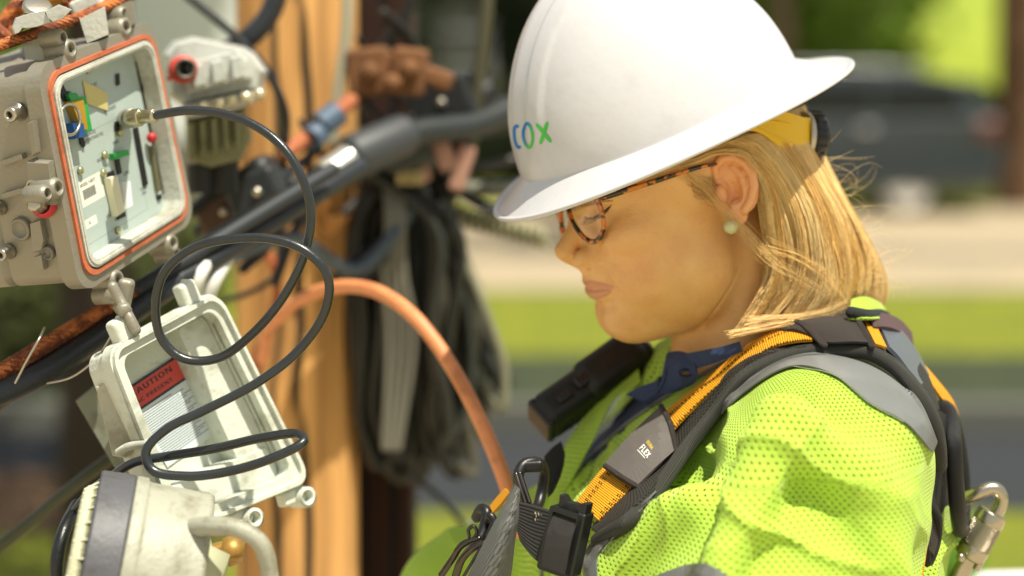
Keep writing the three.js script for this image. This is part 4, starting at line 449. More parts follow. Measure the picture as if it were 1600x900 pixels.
// ================= the person =================
// Head axes: F forward, U up, S towards her left side, in millimetres round a point in the cheek
const YAW = 17 * Math.PI / 180, PITCH = 20 * Math.PI / 180, HD = 1.42, HO = P(1030, 400, HD);
const hF = V(-Math.cos(YAW) * Math.cos(PITCH), -Math.sin(PITCH), Math.sin(YAW) * Math.cos(PITCH));
const hS = V(Math.sin(YAW), 0, Math.cos(YAW));
const hU = hS.clone().cross(hF).normalize().multiplyScalar(1); if (hU.y < 0) hU.negate();
const headM = new THREE.Matrix4().makeBasis(hF, hU, hS).setPosition(HO).multiply(new THREE.Matrix4().makeScale(0.001, 0.001, 0.001));
const headInv = headM.clone().invert();
// head coordinates of the point with side offset s that stands in the direction of a pixel
function H(px, py, s = 0) {
  const dir = P(px, py, 1).sub(camera.position), o = HO.clone().addScaledVector(hS, s / 1000), t = o.clone().sub(camera.position).dot(hS) / dir.dot(hS);
  const w = camera.position.clone().addScaledVector(dir, t).applyMatrix4(headInv); return [w.x, w.y, w.z];
}
const poly = (x, y, z, pts, rs) => { let d = 1e9; for (let i = 0; i + 1 < pts.length; i++) d = Math.min(d, sCap(x, y, z, pts[i], pts[i + 1], rs[i], rs[i + 1])); return d; };
const neckDir = [0.342, -0.94];
function faceF(x, y, z) {
  const s = Math.abs(z);
  let d = sEll(x + 36, y - 80, z, [92, 82, 74]);
  d = smin(d, sEll(x - 6, y - 24, z, [50, 60, 57]), 22);
  d = smin(d, sEll(x - 37, y - 8, z, [25, 26, 28]), 16);
  d = smin(d, sCap(x, y, s, [-14, -10, 44], [42, -30, 13], 19, 18), 20);
  d = smin(d, sEll(x - 45, y + 31.5, z, [15.5, 14.5, 18]), 11);
  d = smin(d, sEll(x - 9, y + 41, z, [44, 20, 40]), 16);
  d = smin(d, sEll(x - 20, y - 2, s - 34, [33, 36, 27]), 14);
  d = smin(d, sEll(x - 26, y - 36, s - 42, [26, 15, 18]), 14);
  d = smin(d, sEll(x + 10, y + 4, s - 38, [36, 46, 22]), 18);
  d = smin(d, sEll(x - 45, y + 5, z, [17, 17, 22]), 10);
  d = smin(d, sCap(x, y, s, [47, 70, 8], [38, 72, 42], 9, 9), 12);
  d = smax(d, -sEll(x - 60, y - 52, s - 30, [16, 12, 17]), 9);
  d = smin(d, sEll(x - 37, y - 52, s - 31, [14, 13, 14]), 4);
  // nose
  d = smin(d, sCap(x, y, z, [46, 56, 0], [72, 33, 0], 5.6, 8), 8);
  d = smin(d, sEll(x - 61.5, y - 24, s - 11, [10, 7.6, 6.2]), 4.5);
  d = smin(d, sCap(x, y, z, [70, 25, 0], [62, 16, 0], 4, 4.5), 5);
  d = smax(d, -sEll(x - 65.5, y - 17.4 - (x - 66) * 0.25, s - 11, [5.4, 3.3, 6]), 1.4);
  d = smax(d, -sCap(x, y, s, [70.5, 13, 0], [70.5, 4, 0], 2.2, 2.2), 5);
  // neck
  const c = s > 200 ? 0 : sCap(x, y, z, [-58, -20, 0], [-36, -110, 0], 52, 52);
  const nk = smin(c, sCap(x, y, z, [-36, -110, 0], [-26, -165, 0], 52, 66), 20);
  return smin(d, nk, 9);
}
function surfHit(f, px, py) { const d = P(px, py, 1).sub(camera.position).normalize(); let t = 1.25; for (let i = 0; i < 220; i++) { const p = camera.position.clone().addScaledVector(d, t), q = p.clone().applyMatrix4(headInv), v = f(q.x, q.y, q.z) / 1000; if (v < 0.0002 || t > 1.6) break; t += v * 0.7; } return camera.position.clone().addScaledVector(d, t); }
// a point of the face in head millimetres, raised by h along the surface normal
function skinAt(px, py, h = 0) { const q = surfHit(faceF, px, py).applyMatrix4(headInv), e = 0.5, n = V(faceF(q.x + e, q.y, q.z) - faceF(q.x - e, q.y, q.z), faceF(q.x, q.y + e, q.z) - faceF(q.x, q.y - e, q.z), faceF(q.x, q.y, q.z + e) - faceF(q.x, q.y, q.z - e)).normalize(); q.addScaledVector(n, h); return [q.x, q.y, q.z]; }
const mid = (a) => [a[0], a[1], 0];
const LIP_U = [mid(skinAt(914, 444.5, -1.6)), skinAt(924, 444, -1.7), skinAt(938, 446, -1.3), skinAt(956, 449.2, -0.5)], LIP_L = [mid(skinAt(923, 460, -2.2)), skinAt(932, 460, -2.2), skinAt(943, 457.5, -1.5), skinAt(954, 452.4, -0.6)], MOUTH = [mid(skinAt(919, 451.6, 1.5)), skinAt(930, 451.4, 1.4), skinAt(945, 451.2, 0.9), skinAt(960, 450.4, 0.4)];
const FOLD = [skinAt(940, 416, 1.5), skinAt(948, 434, 1.2), skinAt(960, 450, 1.3), skinAt(974, 463, 1.8)], CREASE = [skinAt(1087, 519, 0.4), skinAt(1112, 492, 0.3), skinAt(1136, 458, 0.5), skinAt(1153, 424, 1.0)];
const CHINLINE = [mid(skinAt(935, 479, 1.6)), skinAt(944, 478, 1.6), skinAt(958, 474, 1.2)];
function lipDist(x, y, z) { const s = Math.abs(z); return [poly(x, y, s, LIP_U, [3.1, 2.9, 2.1, 0.7]), poly(x, y, s, LIP_L, [4.2, 3.9, 2.7, 0.8])]; }
function headF(x, y, z) {
  const s = Math.abs(z); let d = faceF(x, y, z);
  d = smax(d, -poly(x, y, s, FOLD, [1.6, 1.7, 1.6, 1.6]), 3.5); d = smax(d, -poly(x, y, s, CREASE, [1.0, 1.3, 1.2, 0.8]), 2.6);
  if (x < 30 || s > 45) return d;
  d = smax(d, -poly(x, y, s, CHINLINE, [3.2, 2.6, 1.2]), 5);
  const [u, l] = lipDist(x, y, z); d = smin(d, smin(u, l, 0.6), 1.8);
  return smax(d, -poly(x, y, s, MOUTH, [1.7, 1.6, 1.1, 0.7]), 1.0);
}
const E3 = (px, py, d = 0) => H(px, py, 71 + (px - 1116) * 0.23 + d);
const earHelix = [[1131, 291], [1119, 277], [1117, 260], [1128, 247.5], [1146, 245], [1164, 254], [1175, 271], [1178, 292], [1173, 312], [1164, 328]].map(([x, y], i) => E3(x, y, i < 2 ? -1 : 2));
const earRad = [2.6, 3, 3.4, 3.6, 3.7, 3.8, 3.7, 3.5, 3.3, 3.2];
const earAnti = [[1146, 261], [1158, 272], [1163, 290], [1159, 308], [1150, 321]].map(([x, y]) => E3(x, y, 0));
const earMid = E3(1150, 290, -5), earLobe = E3(1153, 332, -1), earConcha = E3(1141, 300, 4), earTragus = E3(1127, 303, 2), earBack = E3(1128, 300, -8);
function earF(x, y, z) {
  let d = sEll(x - earMid[0] + (z - earMid[2]) * 0, y - earMid[1], z - earMid[2] + (x - earMid[0]) * 0.4, [15.5, 23, 4.4]);
  d = smin(d, poly(x, y, z, earAnti, [2.6, 3.2, 3.6, 3.4, 3]), 4);
  d = smax(d, -sEll(x - earConcha[0], y - earConcha[1], z - earConcha[2], [9, 11.5, 9.5]), 2);
  d = smin(d, poly(x, y, z, earHelix, earRad), 2.2);
  d = smin(d, sEll(x - earLobe[0], y - earLobe[1], z - earLobe[2], [8, 9.5, 4.2]), 4);
  d = smin(d, sEll(x - earTragus[0], y - earTragus[1], z - earTragus[2], [4.5, 7, 3.6]), 2.5);
  d = smin(d, sEll(x - earBack[0], y - earBack[1], z - earBack[2], [9, 17, 7]), 5);
  return d;
}
const headGeo = netMesh(headF, [-132, -170, -82], [90, 120, 82], 1.6);
const earGeo = netMesh(earF, [earMid[0] - 34, earMid[1] - 40, 52], [earMid[0] + 34, earMid[1] + 40, 104], 0.9);
function paintSkin(g, ear) {
  const p = g.attributes.position, c = new Float32Array(p.count * 3), uv = new Float32Array(p.count * 2);
  for (let i = 0; i < p.count; i++) {
    const x = p.getX(i), y = p.getY(i), z = p.getZ(i);
    const b = (fbm(x * 0.06, y * 0.06, z * 0.06, 4) - 0.5) * 1.5, f = fbm(x * 0.8, y * 0.8, z * 0.8, 2);
    let r = 0.80 + b * 0.10, gg = 0.445 + b * 0.12, bb = 0.165 + b * 0.07;
    const fre = smooth(0.6, 0.85, f) * 0.09; r *= 1 - fre * 0.7; gg *= 1 - fre; bb *= 1 - fre * 1.2;
    const blush = Math.exp(-(Math.pow(x - 34, 2) + Math.pow(y - 14, 2) + Math.pow(Math.abs(z) - 52, 2)) / 700); gg *= 1 - 0.10 * blush; bb *= 1 - 0.06 * blush;
    if (ear) { gg *= 0.84; bb *= 0.95; }
    else {
      const [u, l] = lipDist(x, y, z), k = 1 - smooth(0.3, 1.9, Math.min(u, l)); r += (0.62 - r) * k * 0.75; gg += (0.25 - gg) * k * 0.75; bb += (0.16 - bb) * k * 0.75;
      const br = sCap(x, y, Math.abs(z), [58, 66, 12], [47, 70, 40], 3, 2.2); const q = 1 - smooth(0, 4, br); r *= 1 - 0.45 * q; gg *= 1 - 0.5 * q; bb *= 1 - 0.55 * q;
    }
    c.set([r, gg, bb], i * 3); uv[i * 2] = (x + z * 0.8) / 1000; uv[i * 2 + 1] = y / 1000;
  }
  g.setAttribute('color', new THREE.BufferAttribute(c, 3)); g.setAttribute('uv', new THREE.BufferAttribute(uv, 2)); return g;
}
const skinMat = mat('#ffffff', 0.46, { vertexColors: true, bumpMap: T.fine, bumpScale: 0.0003, sheen: 0.25, sheenRoughness: 0.5, sheenColor: hex('#ffd9b8') });
const headHit = (px, py) => surfHit(headF, px, py);
const person = thing('person', 'woman in white hard hat and lime work shirt looking down at the open box', 'person', V(HO.x + 0.1, 0, HO.z));
const bodyGeo = join([paintSkin(headGeo, false), paintSkin(earGeo, true)].map((g) => g.toNonIndexed()));
xf(bodyGeo, headM);
part('body', inTo(bodyGeo, person), skinMat, person, { keepUV: true });
// ================= hard hat =================
const hatO = P(1026, 181, HD), hatTilt = 23.7 * Math.PI / 180, hatYaw = 17 * Math.PI / 180, hatRoll = -0.6 * Math.PI / 180;
const hatF = V(-Math.cos(hatYaw) * Math.cos(hatTilt), -Math.sin(hatTilt), Math.sin(hatYaw) * Math.cos(hatTilt));
let hatS = V(Math.sin(hatYaw), 0, Math.cos(hatYaw)); const hatU0 = hatS.clone().cross(hatF).normalize(); if (hatU0.y < 0) hatU0.negate();
const hatU = hatU0.clone().multiplyScalar(Math.cos(hatRoll)).addScaledVector(hatS, Math.sin(hatRoll)); hatS = hatS.clone().multiplyScalar(Math.cos(hatRoll)).addScaledVector(hatU0, -Math.sin(hatRoll));
const hatM = new THREE.Matrix4().makeBasis(hatF, hatU, hatS).setPosition(hatO).multiply(new THREE.Matrix4().makeScale(0.001, 0.001, 0.001));
// dome: superellipse of height over the base ellipse; brim: sloping flange with a rolled edge
const HL = 119, HW = 104, HH = 136;
function hatPoint(th, t, inner = 0) {                          // t 0..1 dome from crown to base, 1..2 brim
  const c = Math.cos(th), s = Math.sin(th), L = c > 0 ? HL : HL + 1; let r, h;
  if (t <= 1) {
    const a = t * Math.PI / 2; r = Math.sin(a); h = HH * Math.pow(Math.cos(a), 1.25);
    let x = L * r * c, z = HW * r * s;
    // ridges that run fore and aft over the crown, and two short ribs at the front
    const q = Math.abs(z), rise = smooth(0.02, 0.35, 1 - t) ;
    let k = 2.6 * Math.exp(-Math.pow(q / 9, 2)) * rise + 2.0 * (smooth(19, 23, q) - smooth(37, 41, q)) * smooth(0.06, 0.3, 1 - t) * (1 - smooth(0.6, 0.85, r * Math.abs(s)));
    const sc = 1 + (k - inner) / 120; x *= sc; z *= sc; h += (k - inner) * (1 - r * 0.9);
    return V(x, h - 1.5 * smooth(0.9, 1, t) , z);
  }
  const u = t - 1, front = Math.max(0, c), back = Math.max(0, -c), out = 34 - 4 * front + 7 * back, drop = 15.5 + 8 * c * c;
  r = out * (0.16 * u + 0.84 * Math.pow(u, 1.0)); h = -drop * (Math.pow(u, 0.8)) + 2.5 * smooth(0.85, 1, u);
  h -= 1.5 * (1 - u) - (1 - Math.exp(-u * 9)) * 1.5;
  const nx = c * HW, nz = s * HL, l = Math.hypot(nx, nz);
  return V(L * c + nx / l * r - c * inner * 0.5, h - inner, HW * s + nz / l * r);
}
function gridGeo(nu, nv, fn, closeU = false) {
  const pos = [], uv = [], idx = []; for (let j = 0; j <= nv; j++) for (let i = 0; i <= nu; i++) { const p = fn(i / nu, j / nv); pos.push(p.x, p.y, p.z); uv.push(i / nu, j / nv); }
  const n = nu + 1; for (let j = 0; j < nv; j++) for (let i = 0; i < nu; i++) { const a = j * n + i; idx.push(a, a + 1, a + n, a + 1, a + n + 1, a + n); }
  let g = new THREE.BufferGeometry(); g.setAttribute('position', new THREE.Float32BufferAttribute(pos, 3)); g.setAttribute('uv', new THREE.Float32BufferAttribute(uv, 2)); g.setIndex(idx);
  if (closeU) { g.deleteAttribute('uv'); g = mergeVertices(g, 1e-6); } g.computeVertexNormals(); return g;
}
const hatWear = tex(512, 0.16, (u, v) => { const sc = Math.pow(tf(u, v, 40, 2, 71), 3) * 0.5, st = smooth(0.6, 0.8, tf(u, v, 6, 5, 8)) * 0.025, dots = tn(u, v, 128, 5) > 0.985 ? 0.16 : 0; const k = 1 - st - dots * 0.6 - sc * 0.05; return [k, k * 0.995, k * 0.985]; });
const hatMat = mat(lin(0.60, 0.605, 0.63), 0.3, { map: hatWear, bumpMap: tex(256, 0.05, (u, v) => grey(tf(u, v, 8, 5, 40)), false), bumpScale: 0.00012, clearcoat: 0.25, clearcoatRoughness: 0.25 });
const hat = thing('hard_hat', "white full brim hard hat with coloured lettering on the woman's head", 'hard hat', hatO.clone());
const hatShell = (inner) => gridGeo(180, 120, (u, v) => hatPoint(u * Math.PI * 2, v * 2, inner), true);
const domeG = xf(hatShell(0), hatM);
const hatIn = xf(hatShell(2.4), hatM);
const rimPts = []; for (let i = 0; i < 120; i++) rimPts.push(hatPoint(i / 120 * Math.PI * 2, 2, 1.2).applyMatrix4(hatM));
const hatRay = new THREE.Raycaster(); const hatProbe = new THREE.Mesh(domeG.clone(), hatMat); hatProbe.updateMatrixWorld();
function onHat(px, py, off = 0.0004) { hatRay.set(camera.position, P(px, py, 1).sub(camera.position).normalize()); const h = hatRay.intersectObject(hatProbe)[0]; if (!h) return null; return h.point.clone().addScaledVector(h.normal ?? h.face.normal, off); }
const shell = part('shell', inTo(domeG, hat), hatMat, hat);
part('inner_liner', inTo(hatIn, hat), hatMat, hat);
part('brim_edge', inTo(tube(rimPts, 0.0018, { closed: true, n: 240, sides: 10 }), hat), hatMat, hat);
// lettering: strokes laid on the shell
function stroke(pts, w, closed, colour, name) {
  const curve = new THREE.CatmullRomCurve3(pts.map(([x, y]) => V(x, y, 0)), closed, 'catmullrom', 0.5), n = pts.length > 2 ? 40 : 14, pos = [], col = [], idx = [], K = 6;
  const rows = [];
  for (let i = 0; i <= n; i++) { const q = curve.getPoint(i / n), t = curve.getTangent(i / n), nx = -t.y, ny = t.x; let ww = w; const e = Math.min(i, n - i) / n; if (!closed) ww = w * Math.sqrt(Math.max(0.05, Math.min(1, 1 - Math.pow(1 - Math.min(1, e * n / 2.5), 2)))); const row = []; for (let k = 0; k <= K; k++) { const o = (k / K - 0.5) * ww; row.push([q.x + nx * o * 0.9, q.y + ny * o]); } rows.push(row); }
  for (const row of rows) for (const [x, y] of row) { const h = onHat(x, y) ?? onHat(x + 3, y) ?? onHat(x + 6, y); if (!h) return null; pos.push(h.x, h.y, h.z); const c = colour(x, y); col.push(c.r, c.g, c.b); }
  for (let i = 0; i < n; i++) for (let k = 0; k < K; k++) { const a = i * (K + 1) + k; idx.push(a, a + 1, a + K + 1, a + 1, a + K + 2, a + K + 1); }
  const g = new THREE.BufferGeometry(); g.setAttribute('position', new THREE.Float32BufferAttribute(pos, 3)); g.setAttribute('color', new THREE.Float32BufferAttribute(col, 3)); g.setIndex(idx); g.computeVertexNormals(); return g;
}
const blue = hex('#0a78c8'), green = hex('#4cc24a'), inkMat = mat('#ffffff', 0.4, { vertexColors: true });
const ink = (x, y) => blue.clone().lerp(green, smooth(817, 832, x + (y - 212) * 0.25));
for (const [n, pts, w, cl] of [['letter_c', [[810.5, 199.5], [807.5, 196.5], [804.4, 200], [803.8, 210], [805.4, 220.5], [808.6, 229], [811.8, 230.5], [813.2, 227.5]], 4.6, false],
  ['letter_o', [[823, 193], [828.5, 197], [832, 208], [832.3, 220], [829, 229.5], [823.5, 228], [819, 218], [818, 205]], 4.8, true]]) { const g = stroke(pts, w, cl, ink); if (g) part(n, inTo(g, hat), inkMat, hat, { label: 'printed letter in blue fading to green' }); }
{ const a = stroke([[838, 193], [862, 222.5]], 6.4, false, ink), b = stroke([[856, 190], [844.5, 225.5]], 6.4, false, ink); part('letter_x', inTo(join([a, b]), hat), inkMat, hat, { label: 'printed green letter' }); }
// ---- what hangs in and under the hat ----
const HW3 = (px, py, s) => V(...H(px, py, s)).applyMatrix4(headM);
const splineRow = (pts, n) => { const c = new THREE.CatmullRomCurve3(pts, false, 'centripetal'), o = []; for (let i = 0; i <= n; i++) o.push(c.getPoint(i / n)); return o; };
// thin curved sheet with thickness from rows of points
function slab(rows, nu, nv, th) {
  const R = rows.map((r) => splineRow(r, nu)), cols = []; for (let i = 0; i <= nu; i++) cols.push(splineRow(R.map((r) => r[i]), nv));
  const top = gridGeo(nu, nv, (u, v) => cols[Math.round(u * nu)][Math.round(v * nv)]), n = top.attributes.normal, p = top.attributes.position;
  let c = 0; for (let i = 0; i < p.count; i++) c += n.getX(i) * (0 - p.getX(i)) + n.getY(i) * (EYE - p.getY(i)) + n.getZ(i) * (0 - p.getZ(i)); const sg = c > 0 ? 1 : -1;
  const W = nu + 1, at = (i, j, k) => { const q = j * W + i, o = k * th; return V(p.getX(q) + sg * n.getX(q) * o, p.getY(q) + sg * n.getY(q) * o, p.getZ(q) + sg * n.getZ(q) * o); };
  // arc lengths give uv in metres: u along the rows, v across
  const lu = [0], lv = [0]; const mj = nv >> 1, mi = nu >> 1; for (let i = 1; i <= nu; i++) lu.push(lu[i - 1] + at(i, mj, 0).distanceTo(at(i - 1, mj, 0))); for (let j = 1; j <= nv; j++) lv.push(lv[j - 1] + at(mi, j, 0).distanceTo(at(mi, j - 1, 0)));
  // section across: front face, rounded edges, back face
  const sec = []; const edge = Math.min(0.5, nv * 0.25);
  for (let j = 0; j <= nv; j++) sec.push([j, 1]); sec.push([nv, 0.5]); for (let j = nv; j >= 0; j--) sec.push([j, 0]); sec.push([0, 0.5]); sec.push([0, 1]);
  const pos = [], uv = [], idx = []; for (const [j, k] of sec) for (let i = 0; i <= nu; i++) { const q = at(i, j, k - 0.0); pos.push(q.x, q.y, q.z); uv.push(lu[i], lv[j] + (k < 1 ? th * (1 - k) : 0)); }
  for (let j = 0; j + 1 < sec.length; j++) for (let i = 0; i < nu; i++) { const a = j * W + i; if (sg > 0) idx.push(a, a + 1, a + W, a + 1, a + W + 1, a + W); else idx.push(a, a + W, a + 1, a + 1, a + W, a + W + 1); }
  // end caps
  for (const i of [0, nu]) for (let j = 0; j < nv; j++) { const b = pos.length / 3; for (const [jj, k] of [[j, 0], [j + 1, 0], [j + 1, 1], [j, 1]]) { const q = at(i, jj, k); pos.push(q.x, q.y, q.z); uv.push(lu[i], lv[jj]); } idx.push(b, b + 1, b + 2, b, b + 2, b + 3); }
  const g = new THREE.BufferGeometry(); g.setAttribute('position', new THREE.Float32BufferAttribute(pos, 3)); g.setAttribute('uv', new THREE.Float32BufferAttribute(uv, 2)); g.setIndex(idx);
  let h = g.toNonIndexed(); h.computeVertexNormals(); return toCreasedNormals(h, 0.9);
}
{
  const rows = [[[1120, 195, 80], [1165, 178, 80], [1216, 174, 76], [1250, 183, 64], [1268, 184, 40]], [[1120, 205, 82], [1170, 196, 82], [1214, 204, 79], [1249, 212, 67], [1268, 213, 42]], [[1128, 206, 82], [1182, 206, 82], [1224, 236, 80], [1250, 242, 66], [1268, 243, 42]]].map((r) => r.map((q) => HW3(...q)));
  const nape = part('nape_strap', inTo(slab(rows, 24, 8, 0.0022), hat), yellowPlastic, hat, { label: 'yellow plastic headband strap' });
  for (const k of [0.28, 0.72]) { const mid = rows[0].map((p, i) => p.clone().lerp(rows[2][i], k)).slice(1, 4).map((p) => p.addScaledVector(hS, 0.0026)); part('strap_rib', inTo(tube(mid, 0.0008, { n: 20, sides: 6 }), hat), yellowPlastic, nape); }
  const a = HW3(1250, 212, 38), b = HW3(1289, 215, 38), mk = (prof, m, n) => part(n, inTo(turned(a, b, prof, 36), hat), m, hat);
  mk([[0.0, 0], [0.0, 0.0185], [0.08, 0.0195], [0.22, 0.0195], [0.28, 0.0185], [0.28, 0]], steel, 'ratchet_plate');
  const knob = mk([[0.26, 0.0], [0.26, 0.0185], [0.32, 0.0198], [0.62, 0.0196], [0.86, 0.0165], [0.97, 0.012], [1, 0]], blackPlastic, 'ratchet_knob');
  for (let i = 0; i < 18; i++) { const th = i / 18 * 2 * Math.PI, ax = b.clone().sub(a).normalize(), e1 = ax.clone().cross(UPY).normalize(), e2 = ax.clone().cross(e1); const o = e1.multiplyScalar(Math.cos(th) * 0.0196).addScaledVector(e2, Math.sin(th) * 0.0196); part('knob_grip', inTo(cyl(a.clone().lerp(b, 0.36).add(o), a.clone().lerp(b, 0.68).add(o), 0.0012, 0.0012, 6), hat), blackPlastic, knob); }
}
// ================= spectacles =================
const tortoise = (() => tex(256, 0.03, (u, v) => { const k = smooth(0.42, 0.6, tf(u, v, 6, 3, 55)); return [0.16 + 0.66 * k, 0.08 + 0.38 * k, 0.04 + 0.05 * k]; }))();
const frameMat = mat('#ffffff', 0.18, { map: tortoise, clearcoat: 0.6, clearcoatRoughness: 0.1 });
const glasses = thing('eyeglasses', 'tortoiseshell eyeglasses worn by the woman under the hat brim', 'eyeglasses', HW3(900, 335, 0));
{
  const rim = [[888, 322, 9], [892, 340, 13], [902, 358, 19], [914, 372, 27], [926, 377.5, 35], [937, 372, 44], [943, 356, 51], [941, 336, 54], [934, 314, 56], [918, 301, 44], [902, 303, 28], [891, 309, 15]].map((q) => H(...q));
  const hinge = H(936, 311, 60), ear0 = H(1020, 284, 70), ear1 = H(1112, 257, 77), ear2 = H(1150, 262, 62);
  for (const sgn of [1, -1]) {
    const pts = rim.map(([x, y, z]) => V(x, y, z * sgn).applyMatrix4(headM));
    part('rim', inTo(tube(pts, 0.0021, { closed: true, n: 96, sides: 8 }), glasses), frameMat, glasses);
    const c = pts.reduce((s, p) => s.add(p), V(0, 0, 0)).multiplyScalar(1 / pts.length), loop = new THREE.CatmullRomCurve3(pts, true, 'centripetal').getPoints(60), pos = [], nn = hF.clone();
    const ringAt = (k, i) => c.clone().lerp(loop[i % 60], k).addScaledVector(nn, 0.0026 * (1 - k * k));
    for (let r = 0; r < 5; r++) for (let i = 0; i < 60; i++) { const A = ringAt(r / 5, i), B = ringAt((r + 1) / 5, i), C = ringAt((r + 1) / 5, i + 1), D = ringAt(r / 5, i + 1); for (const q of [A, B, C, A, C, D]) pos.push(q.x, q.y, q.z); }
    let g = new THREE.BufferGeometry(); g.setAttribute('position', new THREE.Float32BufferAttribute(pos, 3)); g = mergeVertices(g, 1e-7); g.computeVertexNormals();
    part('lens', inTo(g, glasses), mat('#ffffff', 0.02, { transmission: 1, thickness: 0, ior: 1.5 }), glasses, { label: 'clear spectacle lens' });
    const tp = [H(934, 313, 56), hinge, ear0, ear1, ear2].map(([x, y, z]) => V(x, y, z * sgn).applyMatrix4(headM));
    const arm = part('temple', inTo(tube(tp, [0.0026, 0.0027, 0.0022, 0.0019, 0.0016, 0.0015], { n: 50, sides: 8 }), glasses), frameMat, glasses);
    part('hinge', inTo(rbox(V(...H(936, 311, 58)).setZ(58 * sgn).applyMatrix4(headM), hF, hU, 0.003, 0.004, 0.002, 0.0004), glasses), mat('#c9a24a', 0.25, { metal: 1 }), arm);
  }
  const br = [[889, 318, 9], [884, 316, 0]].map((q) => H(...q)); part('bridge', inTo(tube([V(...br[0]), V(...br[1]), V(br[0][0], br[0][1], -br[0][2])].map((p) => p.applyMatrix4(headM)), 0.0019, { n: 16 }), glasses), frameMat, glasses);
}
// earring
{
  const c = HW3(1142, 354, 80), e = thing('earring', "round pale gold glittering stud earring on the woman's ear lobe", 'earring', c.clone());
  const glit = tex(128, 0.006, (u, v) => { const k = tn(u, v, 40, 2), q = tn(u, v, 24, 7); return [0.82 + 0.18 * k * q, 0.78 + 0.2 * k, 0.62 + 0.3 * q]; });
  part('bead', inTo(ball(c, 0.0056, 32), e), mat('#f0ead2', 0.5, { metal: 0.1, map: glit, bumpMap: T.fine, bumpScale: 0.0006 }), e);
  part('post', inTo(cyl(c, HW3(1143, 340, 74), 0.0007), e), steel, e);
}
// eyelashes and brow hairs
{
  reseed(77); const gs = [], lidLine = splineRow([[912, 339], [920, 341], [930, 339], [940, 333], [949, 326], [956, 320]].map(([x, y]) => headHit(x, y)), 40), crease = splineRow([[908, 322], [920, 320], [934, 317], [948, 314], [958, 314]].map(([x, y]) => headHit(x, y)), 24);
  gs.push(tube(lidLine, [0.0003, 0.0005, 0.0006, 0.0006, 0.0003], { n: 40, sides: 6, caps: false })); for (let i = 4; i < 40; i += 2) { const p = lidLine[i], d = hF.clone().multiplyScalar(0.0052).addScaledVector(UPY, -0.0034 + rr(-0.0006, 0.0006)).addScaledVector(hS, 0.0026 * i / 40); gs.push(tube([p, p.clone().addScaledVector(d, 0.6).addScaledVector(UPY, -0.0008), p.clone().add(d)], [0.00022, 0.00016, 0.00006], { n: 4, sides: 4, caps: false })); }
  gs.push(tube(crease, 0.00025, { n: 24, sides: 4, caps: false }));
  part('eyelashes', inTo(join(gs), person), mat('#2a1c12', 0.6), person);
}
